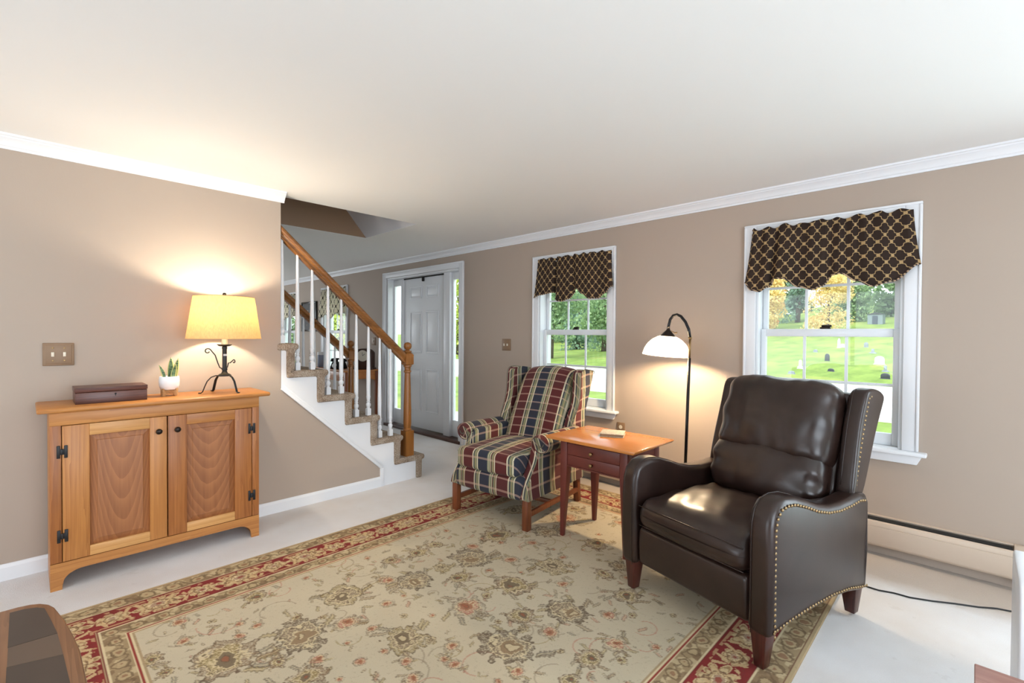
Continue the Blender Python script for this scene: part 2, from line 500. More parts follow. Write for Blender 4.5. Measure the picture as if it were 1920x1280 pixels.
# left wall: full height up to the corner, then the triangle below the stairs
bm = bmesh.new()
prism(bm, [(YB, 0), (2.058, 0), (2.058, 0.154), (1.264, 0.873), (1.264, H), (YB, H)], 'x', XL - 0.12, XL)
struct('wall_left', bm, M_wall, 'taupe wall behind the pine cabinet, running under the stairs', 'wall')
struct('wall_stair_far', B((-4.78, -4.66, YD, 1.262, 0, H)), M_wall, 'taupe wall on the hall side of the upper stairs', 'wall')
struct('wall_back', B((YB and XF, -3.2, YB - 0.12, YB, 0, H), (0.0, XR, YB - 0.12, YB, 0, H), (-3.2, 0.0, YB - 0.12, YB, 0, 0.35), (-3.2, 0.0, YB - 0.12, YB, 2.15, H)), M_wall, 'taupe wall behind the camera', 'wall')
struct('wall_right', B((XR, XR + 0.12, YB, -1.15, 0, H), (XR, XR + 0.12, 1.55, YW + WT, 0, H), (XR, XR + 0.12, -1.15, 1.55, 0, 0.2), (XR, XR + 0.12, -1.15, 1.55, 2.15, H)), M_wall, 'taupe wall beside the camera', 'wall')
struct('wall_dining', B((XF - 0.12, XF, YB, -0.6, 0, H), (XF - 0.12, XF, 2.2, YW + WT, 0, H), (XF - 0.12, XF, -0.6, 2.2, 0, 0.6), (XF - 0.12, XF, -0.6, 2.2, 2.15, H)), M_wall, 'taupe end wall of the dining room', 'wall')

# window wall with its openings
WIN = [-0.6875, -2.657, -7.45, -9.40]; WHW = 0.3925; WZ0, WZ1 = 0.628, 1.955
DX0, DX1, DZ = -5.86, -4.262, 2.04
PX0, PX1 = 0.65, 2.35                             # patio door, right of the frame
xs = sorted([XF, XR] + [c + s * WHW for c in WIN for s in (-1, 1)] + [DX0, DX1, PX0, PX1]); zs = [0, WZ0, WZ1, DZ, H]
bm = bmesh.new()
for i in range(len(xs) - 1):
    xm = (xs[i] + xs[i + 1]) / 2
    iw = any(abs(xm - c) < WHW for c in WIN); idr = DX0 < xm < DX1 or PX0 < xm < PX1
    if iw: spans = [(0, WZ0), (WZ1, H)]
    elif idr: spans = [(DZ, H)]
    else: spans = [(0, H)]
    for a, b in spans: box(bm, xs[i], xs[i + 1], YW, YW + WT, a, b)
struct('wall_window', bm, M_wall, 'long taupe wall holding the windows and the front door', 'wall')

# crown mouldings, profile (out from wall, height)
CR = [(0, 2.192), (0.010, 2.192), (0.012, 2.203), (0.018, 2.207), (0.021, 2.214), (0.029, 2.226), (0.041, 2.237), (0.047, 2.241), (0.050, 2.247), (0.058, 2.250), (0.060, H), (0, H)]
bm = bmesh.new(); prism(bm, [(YW - d, z) for d, z in CR], 'x', XF, XR)
struct('trim_1', bm, M_white, 'white crown moulding along the window wall', 'crown moulding', smooth=True, angle=25)
bm = bmesh.new(); prism(bm, [(XL + d, z) for d, z in CR], 'y', YB, 1.285)
struct('trim_2', bm, M_white, 'white crown moulding above the cabinet, ending at the stairs', 'crown moulding', smooth=True, angle=25)
BP = [(0, 0), (0.014, 0), (0.014, 0.066), (0.009, 0.078), (0.006, 0.083), (0, 0.083)]
bm = bmesh.new(); prism(bm, [(XL + d, z) for d, z in BP], 'y', YB, 2.058)
struct('baseboard_left', bm, M_white, 'white baseboard below the left wall', 'baseboard')
bm = bmesh.new()
for a, b in ((XF, DX0 - 0.075), (DX1 + 0.075, -3.36)):
    prism(bm, [(YW - d, z) for d, z in BP], 'x', a, b)
struct('baseboard_window', bm, M_white, 'white baseboard on the window wall by the front door', 'baseboard')


def build_window(n, cx, label):
    g = sgroup('window_%d' % n, label, 'window', (cx, YW, 0))
    o = 0.4675; i = WHW
    bm = B((-o, -i, -0.02, 0.0, WZ0, 2.03), (i, o, -0.02, 0.0, WZ0, 2.03), (-i, i, -0.02, 0.0, WZ1, 2.03))
    box(bm, -o - 0.001, -o + 0.014, -0.026, -0.001, WZ0 + 0.001, 2.016); box(bm, o - 0.014, o + 0.001, -0.026, -0.001, WZ0 + 0.001, 2.016); box(bm, -o - 0.001, o + 0.001, -0.026, -0.001, 2.016, 2.031)
    obj('casing', bm, M_white, g, bevel=0.004)
    obj('stool', B((-0.505, 0.505, -0.055, 0.06, WZ0 - 0.023, WZ0)), M_white, g, bevel=0.006)
    bm = bmesh.new(); prism(bm, [(-0.485, WZ0 - 0.023), (0.485, WZ0 - 0.023), (0.462, WZ0 - 0.075), (-0.462, WZ0 - 0.075)], 'y', -0.018, 0.0)
    obj('apron', bm, M_white, g, bevel=0.003)
    obj('jamb', B((-i, -i + 0.016, -0.005, WT, WZ0, WZ1), (i - 0.016, i, -0.005, WT, WZ0, WZ1), (-i + 0.016, i - 0.016, -0.005, WT, WZ1 - 0.012, WZ1), (-i + 0.016, i - 0.016, 0.0, WT, WZ0 - 0.02, WZ0 + 0.004)), M_vinyl, g, bevel=0.002)
    s = 0.342; e = i - 0.017; d = 0.009
    def sash(nm, y0, y1, z0, z1, ga, gb, mz):
        bm = B((-e, -s, y0, y1, z0, z1), (s, e, y0, y1, z0, z1), (-s, s, y0, y1, z0, ga), (-s, s, y0, y1, gb, z1))
        sh = obj(nm, bm, M_vinyl, g, bevel=0.004)
        m = 0.008; bm = bmesh.new(); ym = (y0 + y1) / 2
        for x in (-s / 3, s / 3): box(bm, x - m, x + m, ym - 0.006, ym + 0.006, ga, gb)
        box(bm, -s, s, ym - 0.0055, ym + 0.0055, mz - m, mz + m)
        obj('muntin_grid', bm, M_vinyl, sh)
        obj('pane', B((-s, s, ym - 0.0015, ym + 0.0015, ga, gb)), M_glass, sh)
        return sh
    sash('upper_sash', 0.085, 0.115, 1.278, WZ1 - 0.012, 1.318, 1.885, 1.60)
    lo = sash('lower_sash', 0.048, 0.080, WZ0 + 0.005, 1.322, 0.703, 1.272, 0.987)
    bm = bmesh.new(); box(bm, -0.028, 0.028, 0.050, 0.078, 1.322, 1.334); box(bm, -0.02, 0.034, 0.056, 0.074, 1.334, 1.347)
    obj('latch', bm, M_bronze, lo, bevel=0.003)
    return g

build_window(1, WIN[0], 'white double-hung window behind the leather recliner')
build_window(2, WIN[1], 'white double-hung window behind the plaid wing chair')
build_window(3, WIN[2], 'dining room window seen through the stair balusters, nearer the front door')
build_window(4, WIN[3], 'dining room window beyond the dark picture, by the wall corner')
# added windows, out of view, made as openings for the fill lights
for n, (x0, x1, y0, y1, z0, z1, lab) in enumerate([(-3.2, 0.0, YB - 0.1, YB - 0.05, 0.35, 2.15, 'added wide window behind the camera, out of view'), (XR + 0.05, XR + 0.1, -1.15, 1.55, 0.2, 2.15, 'added wide window beside the camera, out of view'), (XF - 0.1, XF - 0.05, -0.6, 2.2, 0.6, 2.15, 'added window in the dining room end wall, out of view')]):
    g = sgroup('window_%d' % (5 + n), lab, 'window')
    t = 0.06
    if x1 - x0 > 1:
        xm = (x0 + x1) / 2
        obj('window_frame', B((x0, x0 + t, y0, y1, z0, z1), (x1 - t, x1, y0, y1, z0, z1), (x0 + t, x1 - t, y0, y1, z0, z0 + t), (x0 + t, x1 - t, y0, y1, z1 - t, z1), (xm - 0.03, xm + 0.03, y0, y1, z0 + t, z1 - t)), M_vinyl, g)
    else:
        ym = (y0 + y1) / 2
        obj('window_frame', B((x0, x1, y0, y0 + t, z0, z1), (x0, x1, y1 - t, y1, z0, z1), (x0, x1, y0 + t, y1 - t, z0, z0 + t), (x0, x1, y0 + t, y1 - t, z1 - t, z1), (x0, x1, ym - 0.03, ym + 0.03, z0 + t, z1 - t)), M_vinyl, g)

g = sgroup('door_2', 'sliding glass patio door on the window wall beside the camera', 'door')
bm = B((PX0, PX0 + 0.07, YW, YW + WT, 0, DZ), (PX1 - 0.07, PX1, YW, YW + WT, 0, DZ), (PX0 + 0.07, PX1 - 0.07, YW, YW + WT, DZ - 0.07, DZ), (PX0 + 0.07, PX1 - 0.07, YW, YW + WT, 0, 0.06), (1.47, 1.53, YW + 0.05, YW + 0.1, 0.06, DZ - 0.07))
obj('door_frame', bm, M_vinyl, g)
obj('pane', B((PX0 + 0.07, 1.47, YW + 0.08, YW + 0.084, 0.06, DZ - 0.07)), M_glass, g); obj('pane', B((1.53, PX1 - 0.07, YW + 0.06, YW + 0.064, 0.06, DZ - 0.07)), M_glass, g)

# ------------------------------------------------------------------ front door unit
g = sgroup('door_1', 'white six-panel front door between two narrow glass sidelights', 'door', (0, YW, 0))
c0, c1 = DX0 - 0.073, DX1 + 0.073
bm = B((c0, DX0, -0.02, 0, 0, 2.11), (DX1, c1, -0.02, 0, 0, 2.11), (DX0, DX1, -0.02, 0, DZ, 2.11))
box(bm, c0 - 0.001, c0 + 0.015, -0.027, -0.001, 0.001, 2.094); box(bm, c1 - 0.015, c1 + 0.001, -0.027, -0.001, 0.001, 2.094); box(bm, c0 - 0.001, c1 + 0.001, -0.027, -0.001, 2.094, 2.111)
obj('casing', bm, M_white, g, bevel=0.004)
L0, L1 = -5.572, -4.656
bm = B((DX0, DX0 + 0.03, 0, WT, 0.03, DZ), (DX1 - 0.03, DX1, 0, WT, 0.03, DZ), (DX0 + 0.03, DX1 - 0.03, 0, WT, DZ - 0.02, DZ), (L0 - 0.040, L0 - 0.003, 0.086, WT, 0.03, DZ - 0.02), (L1 + 0.003, L1 + 0.125, 0.06, WT, 0.03, DZ - 0.02))
obj('door_frame', bm, M_white, g, bevel=0.004)
obj('threshold', B((DX0 - 0.03, DX1 + 0.03, -0.03, WT, 0.0, 0.036)), wood('dark_threshold', rgb(84, 52, 40), rgb(52, 32, 26), 'x', 1, 0.4), g, bevel=0.004)
for a, b in ((DX0 + 0.03, L0 - 0.045), (L1 + 0.125, DX1 - 0.03)):
    m = 0.028
    sl = obj('sidelight', B((a, a + m, 0.09, 0.13, 0.04, DZ - 0.02), (b - m, b, 0.09, 0.13, 0.04, DZ - 0.02), (a + m, b - m, 0.09, 0.13, 0.04, 0.235), (a + m, b - m, 0.09, 0.13, 1.93, DZ - 0.02)), M_door, g, bevel=0.005)
    obj('pane', B((a + m, b - m, 0.108, 0.112, 0.235, 1.93)), M_glass, sl)
bm = B((L0, L1, 0.10, 0.14, 0.04, DZ - 0.022))
lf = obj('door_leaf', bm, M_door, g, bevel=0.003)
def panel_ring(bm, xa, xb, za, zb):
    w, p = 0.016, 0.009; y = 0.10
    for bx in ((xa, xb, za, za + w), (xa, xb, zb - w, zb), (xa, xa + w, za + w, zb - w), (xb - w, xb, za + w, zb - w)):
        box(bm, bx[0], bx[1], y - p, y, bx[2], bx[3])
    box(bm, xa + 0.035, xb - 0.035, y - 0.006, y, za + 0.035, zb - 0.035)
for xa, xb in ((-5.43, -5.165), (-5.065, -4.80)):
    for za, zb in ((0.265, 0.82), (1.02, 1.57), (1.735, 1.90)):
        bm = bmesh.new(); panel_ring(bm, xa, xb, za, zb); obj('door_panel', bm, M_door, lf, bevel=0.005)
for z in (0.24, 1.05, 1.80):
    obj('hinge', B((L1 - 0.012, L1 + 0.012, 0.088, 0.1, z - 0.05, z + 0.05)), M_brass, lf, bevel=0.003)
bm = bmesh.new(); lathe(bm, [(0.028, 0), (0.028, 0.006), (0.011, 0.01), (0.011, 0.03), (0.026, 0.04), (0.03, 0.052), (0.022, 0.066), (0.002, 0.07)])
bmesh.ops.transform(bm, matrix=Matrix.Translation((-5.50, 0.10, 1.02)) @ Matrix.Rotation(R(90), 4, 'X'), verts=bm.verts)
obj('door_knob', bm, M_bronze, lf, smooth=True)
obj('weatherstrip', B((L0, L1, 0.088, 0.1, DZ - 0.036, DZ - 0.022), (-5.135, -5.11, 0.075, 0.1, DZ - 0.085, DZ - 0.03)), M_dark, lf)

# ------------------------------------------------------------------ baseboard heater (fixed to the wall, a thing on its own)
t = thing('baseboard_heater', 'long low beige metal heater along the foot of the window wall', 'heater', (0, YW, 0))
hx0, hx1 = -3.35, 0.155
bm = bmesh.new(); prism(bm, [(0, 0.045), (0, 0.226), (-0.022, 0.226), (-0.022, 0.222), (-0.004, 0.22), (-0.004, 0.045)], 'x', hx0, hx1)
obj('back_plate', bm, M_heater, t)
bm = bmesh.new(); prism(bm, [(-0.052, 0.205), (-0.062, 0.198), (-0.066, 0.186), (-0.066, 0.176), (-0.064, 0.174), (-0.066, 0.172), (-0.066, 0.078), (-0.060, 0.066), (-0.050, 0.058), (-0.046, 0.06), (-0.058, 0.08), (-0.062, 0.184), (-0.05, 0.2)], 'x', hx0, hx1)
obj('front_cover', bm, M_heater, t, smooth=True, angle=30)
bm = bmesh.new(); prism(bm, [(-0.03, 0.218), (-0.05, 0.209), (-0.049, 0.206), (-0.03, 0.214)], 'x', hx0 + 0.01, hx1 - 0.005)
obj('damper', bm, M_dark, t)
obj('fin_tube', B((hx0 + 0.02, hx1 - 0.02, -0.05, -0.012, 0.08, 0.15)), M_dark, t)
for a, b in ((hx1, hx1 + 0.33), (hx0 - 0.04, hx0)):
    bm = bmesh.new(); prism(bm, [(0, 0.045), (0, 0.228), (-0.03, 0.228), (-0.055, 0.212), (-0.068, 0.19), (-0.068, 0.07), (-0.05, 0.045)], 'x', a, b)
    obj('end_cap', bm, M_heater, t, bevel=0.004)


# ------------------------------------------------------------------ switches, outlet
def switch_plate(label, loc, rz, w, h, n, mat=None):
    t = thing('light_switch', label, 'light switch', loc, rz)
    obj('cover_plate', B((-w / 2, w / 2, -0.008, 0, -h / 2, h / 2), (-w / 2 + 0.009, w / 2 - 0.009, -0.0095, 0, -h / 2 + 0.009, h / 2 - 0.009)), mat or M_plate, t, bevel=0.003)
    for k in range(n):
        x = (k - (n - 1) / 2) * 0.046
        obj('toggle', B((x - 0.006, x + 0.006, -0.022, -0.008, -0.012, 0.012)), M_ivory, t, bevel=0.002)
        for z in (-0.034, 0.034): obj('screw', B((x - 0.004, x + 0.004, -0.0105, -0.009, z - 0.004, z + 0.004)), M_brass, t, bevel=0.001)
    return t
switch_plate('double bronze switch plate on the left wall above the wooden box', (XL, 0.122, 1.148), R(90), 0.124, 0.122, 2)
switch_plate('double bronze switch plate between the front door and the plaid chair window', (-3.50, YW, 1.166), 0, 0.124, 0.122, 2)
switch_plate('small switch plate by the front door above the cherry desk', (-6.205, YW, 1.163), 0, 0.11, 0.115, 1)
t = thing('wall_outlet', 'bronze outlet plate low on the window wall behind the red side table', 'outlet', (-2.128, YW, 0.478))
obj('cover_plate', B((-0.038, 0.038, -0.008, 0, -0.06, 0.06)), M_plate, t, bevel=0.003)
for z in (-0.022, 0.022):
    bm = bmesh.new(); lathe(bm, [(0.016, 0), (0.016, 0.004)])
    bmesh.ops.transform(bm, matrix=Matrix.Translation((0, -0.007, z)) @ Matrix.Rotation(R(90), 4, 'X'), verts=bm.verts)
    obj('socket', bm, M_ivory, t)

# ------------------------------------------------------------------ staircase
st = thing('staircase', 'carpeted staircase with white balusters and golden oak rails rising behind the left wall', 'staircase', (0, 0, 0))
NOSE = lambda k: 2.488 - 0.2205 * k
TOP = lambda k: 0.205 + 0.1985 * k
SX0, SX1 = -4.66, -3.507
for k in range(8):
    n0, n1 = NOSE(k), NOSE(k + 1); z0 = TOP(k - 1) if k else 0.0; z1 = TOP(k); r = 0.02
    back = n1 - 0.028
    pts = [(back, z1), (n0 - r, z1), (n0 - 0.006, z1 - 0.006), (n0, z1 - r), (n0 - 0.002, z1 - 0.035), (n0 - 0.012, z1 - 0.046), (n0 - 0.026, z1 - 0.05), (n0 - 0.028, z0 + 0.0), (n0 - 0.085, z0 - (0.03 if k else 0)), (n0 - 0.085, z1 - 0.05), (back - 0.055, z1 - 0.05), (back - 0.055, z1 - 0.01)]
    bm = bmesh.new(); xe = SX1 if k < 6 else -3.655
    prism(bm, pts, 'x', SX0, xe)
    for v in bm.verts:
        if k < 6 and v.co.x > SX1 - 0.01 and v.co.y > 1.25: v.co += Vector((mnoise.noise(v.co * 31) * 0.003, 0, 0))
    if k == 5:
        bmesh.ops.bisect_plane(bm, geom=bm.verts[:] + bm.edges[:] + bm.faces[:], plane_co=(0, 1.268, 0), plane_no=(0, 1, 0))
        for v in bm.verts:
            if v.co.y < 1.2675 and v.co.x > -3.6: v.co.x = -3.656
    obj('carpeted_step', bm, M_scarpet, st, bevel=0.013, bseg=3, angle=50)
# stringer board, stepped above, raked below
pts = [(2.435, 0.0)]
for k in range(6):
    pts.append((NOSE(k) - 0.05, TOP(k) - 0.03))
    pts.append((max(NOSE(k + 1) - 0.05, 1.266), TOP(k) - 0.03))
pts = pts[:-1] + [(1.266, TOP(5) - 0.03)]
pts += [(1.266, 0.873), (2.056, 0.158), (2.060, 0.0)]
bm = bmesh.new(); prism(bm, pts, 'x', XL - 0.11, XL + 0.004)
obj('stringer', bm, M_white, st)
bm = bmesh.new()
d = Vector((0, 2.056 - 1.266, 0.154 - 0.873)).normalized(); nrm = Vector((0, -d.z, d.y))
def slope_strip(bm, off0, off1, out):
    a = Vector((0, 1.264, 0.873)); b = Vector((0, 2.058, 0.152))
    P = [a + nrm * off0, b + nrm * off0, b + nrm * off1, a + nrm * off1]
    prism(bm, [(p.y, p.z) for p in P], 'x', XL - 0.02, XL + out)
slope_strip(bm, -0.004, 0.022, 0.016); slope_strip(bm, 0.022, 0.034, 0.010)
obj('rake_moulding', bm, M_white, st, bevel=0.003)
obj('end_board', B((0, 0, 0, 0, 0, 0)) if False else B((XL - 0.02, XL + 0.013, 2.052, 2.083, 0.0, 0.156)), M_white, st, bevel=0.002)
pts = [(2.43, 0.0)]
for k in range(8):
    pts += [(NOSE(k) - 0.06, TOP(k) - 0.045), (NOSE(k + 1) - 0.06, TOP(k) - 0.045)]
pts += [(pts[-1][0], 0.0)]
bm = bmesh.new(); prism(bm, pts, 'x', -4.63, -3.66); obj('stair_body', bm, M_white, st)

def baluster_bm(x, y, zb, zt):
    bm = bmesh.new(); s = 0.0165
    box(bm, x - s, x + s, y - s, y + s, zb - 0.01, zb + 0.055)
    L = zt - zb
    prof = [(0.0165, 0.055), (0.012, 0.064), (0.017, 0.074), (0.020, 0.086), (0.017, 0.098), (0.011, 0.106), (0.017, 0.113), (0.011, 0.119), (0.014, 0.128), (0.017, 0.15), (0.0175, 0.156), (0.015, 0.16), (0.0155, 0.165), (0.0165, 0.30)]
    prof += [(0.0165 - 0.0085 * i / 8, 0.30 + (L - 0.30) * i / 8) for i in range(1, 9)]
    lathe(bm, prof, (x, y, zb), 12)
    return bm
RAILZ = lambda y: 2.03 - 0.902 * (y - 1.285)      # top of the handrail
NEW_Y = 2.338
BAL = [(5, 1.283), (4, 1.392), (4, 1.50), (3, 1.622), (3, 1.729), (2, 1.856), (2, 1.963), (1, 2.066), (1, 2.168)]
def railing(x, far):
    for k, y in BAL:
        obj('baluster', baluster_bm(x, y, TOP(k), RAILZ(y) - 0.058), M_white, st, smooth=True, angle=35)
    # handrail: shaped section swept along the rake
    sec = [(-0.020, -0.075), (0.020, -0.075), (0.020, -0.062), (0.013, -0.055), (0.015, -0.045), (0.028, -0.036), (0.030, -0.022), (0.026, -0.010), (0.015, -0.002), (0, 0), (-0.015, -0.002), (-0.026, -0.010), (-0.030, -0.022), (-0.028, -0.036), (-0.015, -0.045), (-0.013, -0.055), (-0.020, -0.062)]
    y0, y1 = (1.27, NEW_Y - 0.03)
    bm = bmesh.new(); va, vb = [], []
    for sx, sz in sec:
        va.append(bm.verts.new((x + sx, y0, RAILZ(y0) + sz * 1.28))); vb.append(bm.verts.new((x + sx, y1, RAILZ(y1) + sz * 1.28)))
    n = len(sec)
    for i in range(n): bm.faces.new((va[i], va[(i + 1) % n], vb[(i + 1) % n], vb[i]))
    bm.faces.new(va[::-1]); bm.faces.new(vb)
    obj('handrail', bm, W_rail, st, smooth=True, angle=50)
    # newel: square base, turned shaft, square block, ball
    bm = bmesh.new(); z0 = TOP(0) - 0.005; s = 0.041
    box(bm, x - s, x + s, NEW_Y - s, NEW_Y + s, z0, 0.40)
    vs = [v for v in bm.verts if v.co.z > 0.39]
    f = [f for f in bm.faces if all(v in vs for v in f.verts)][0]
    ret = bmesh.ops.inset_region(bm, faces=[f], thickness=0.018, depth=0.0)
    for v in f.verts: v.co.z += 0.026
    lathe(bm, [(0.028, 0.42), (0.037, 0.428), (0.037, 0.438), (0.030, 0.445), (0.033, 0.46), (0.035, 0.50), (0.034, 0.62), (0.029, 0.80), (0.025, 0.93), (0.033, 0.938), (0.033, 0.948), (0.026, 0.955), (0.027, 0.978), (0.036, 0.985), (0.036, 0.996), (0.028, 1.004)], (x, NEW_Y, 0), 16)
    s = 0.038
    box(bm, x - s, x + s, NEW_Y - s, NEW_Y + s, 1.006, 1.088)
    for zz, sg in ((1.0, -1), (1.09, 1)):
        cs = [bm.verts.new((x + a * s, NEW_Y + b * s, 1.006 if sg < 0 else 1.088)) for a, b in ((-1, -1), (1, -1), (1, 1), (-1, 1))]
        cb = [bm.verts.new((x + a * 0.024, NEW_Y + b * 0.024, 0.995 if sg < 0 else 1.106)) for a, b in ((-1, -1), (1, -1), (1, 1), (-1, 1))]
        for i in range(4): bm.faces.new((cs[i], cs[(i + 1) % 4], cb[(i + 1) % 4], cb[i]))
        bm.faces.new(cb)
    nw = obj('newel_post', bm, W_oak, st, smooth=True, angle=30)
    bm = bmesh.new(); lathe(bm, [(0.022, 1.104), (0.034, 1.112), (0.034, 1.120), (0.018, 1.128), (0.017, 1.134), (0.026, 1.14), (0.033, 1.152), (0.0355, 1.166), (0.033, 1.18), (0.025, 1.191), (0.012, 1.197), (0.001, 1.199)], (x, NEW_Y, 0), 20)
    obj('ball_finial', bm, W_oak, nw, smooth=True, angle=60)
railing(-3.562, False); railing(-4.605, True)

# ================================================================== RUG
RX0, RX1, RY0, RY1, RZ = -2.885, -0.465, -0.075, 3.285, 0.012
MOTIFS = [(-2.015, 1.374, 0.093, 'd'), (-2.003, 1.743, 0.11, 'd'), (-1.676, 1.086, 0.09, 'o'), (-1.314, 1.358, 0.111, 'd'), (-1.295, 1.717, 0.095, 'd'), (-2.121, 2.064, 0.102, 'b'), (-1.94, 2.319, 0.083, 'd'), (-1.643, 1.995, 0.089, 'o'), (-1.658, 1.698, 0.088, 'b'), (-1.671, 1.415, 0.089, 'r'), (-1.441, 1.553, 0.06, 'b'), (-1.893, 1.556, 0.06, 'b'), (-1.056, 1.532, 0.055, 'b'), (-1.031, 1.684, 0.055, 'r'), (-1.191, 2.015, 0.073, 'b'), (-2.294, 1.705, 0.048, 'b'), (-2.28, 1.565, 0.059, 'b'), (-2.051, 1.559, 0.049, 'o'), (-1.894, 2.14, 0.048, 'r'), (-1.624, 2.413, 0.073, 'b'), (-1.394, 2.129, 0.051, 'b'), (-1.374, 2.253, 0.055, 'd'), (-2.293, 1.41, 0.053, 'r'), (-1.273, 1.543, 0.049, 'r'), (-1.665, 1.545, 0.027, 'b'), (-2.15, 1.274, 0.044, 'r'), (-2.136, 1.111, 0.05, 'b'), (-1.493, 1.195, 0.034, 'r'), (-1.824, 1.025, 0.028, 'r'), (-1.554, 1.015, 0.029, 'r'), (-1.923, 1.001, 0.033, 'r'), (-1.453, 0.985, 0.04, 'r'), (-1.041, 1.383, 0.04, 'b'), (-1.204, 1.281, 0.034, 'r'), (-1.17, 1.824, 0.041, 'r'), (-1.468, 1.889, 0.04, 'r'), (-1.841, 1.891, 0.047, 'r'), (-2.123, 1.846, 0.049, 'r'), (-1.453, 1.13, 0.023, 'r'), (-0.968, 1.606, 0.026, 'b'), (-1.994, 2.597, 0.104, 'r'), (-2.067, 2.769, 0.061, 'b'), (-1.4, 1.137, 0.032, 'r'), (-1.974, 0.792, 0.113, 'd'), (-2.045, 0.531, 0.119, 'b'), (-2.146, 1.053, 0.097, 'o'), (-1.936, 0.975, 0.052, 'r'), (-2.43, 0.758, 0.055, 'b'), (-2.293, 0.441, 0.037, 'r'), (-1.8, 0.783, 0.034, 'r'), (-2.122, 0.353, 0.033, 'b'), (-2.243, 0.334, 0.046, 'b'), (-1.738, 0.704, 0.061, 'b'), (-2.307, 1.412, 0.041, 'b'), (-2.177, 0.614, 0.031, 'r'), (-2.192, 0.684, 0.027, 'r'), (-1.89, 0.671, 0.031, 'b'), (-1.955, 1.17, 0.033, 'r'), (-2.056, 0.91, 0.02, 'b'), (-2.128, 1.293, 0.041, 'r'), (-2.134, 0.833, 0.024, 'b'), (-2.458, 0.454, 0.038, 'r'), (-2.26, 0.634, 0.027, 'r')]


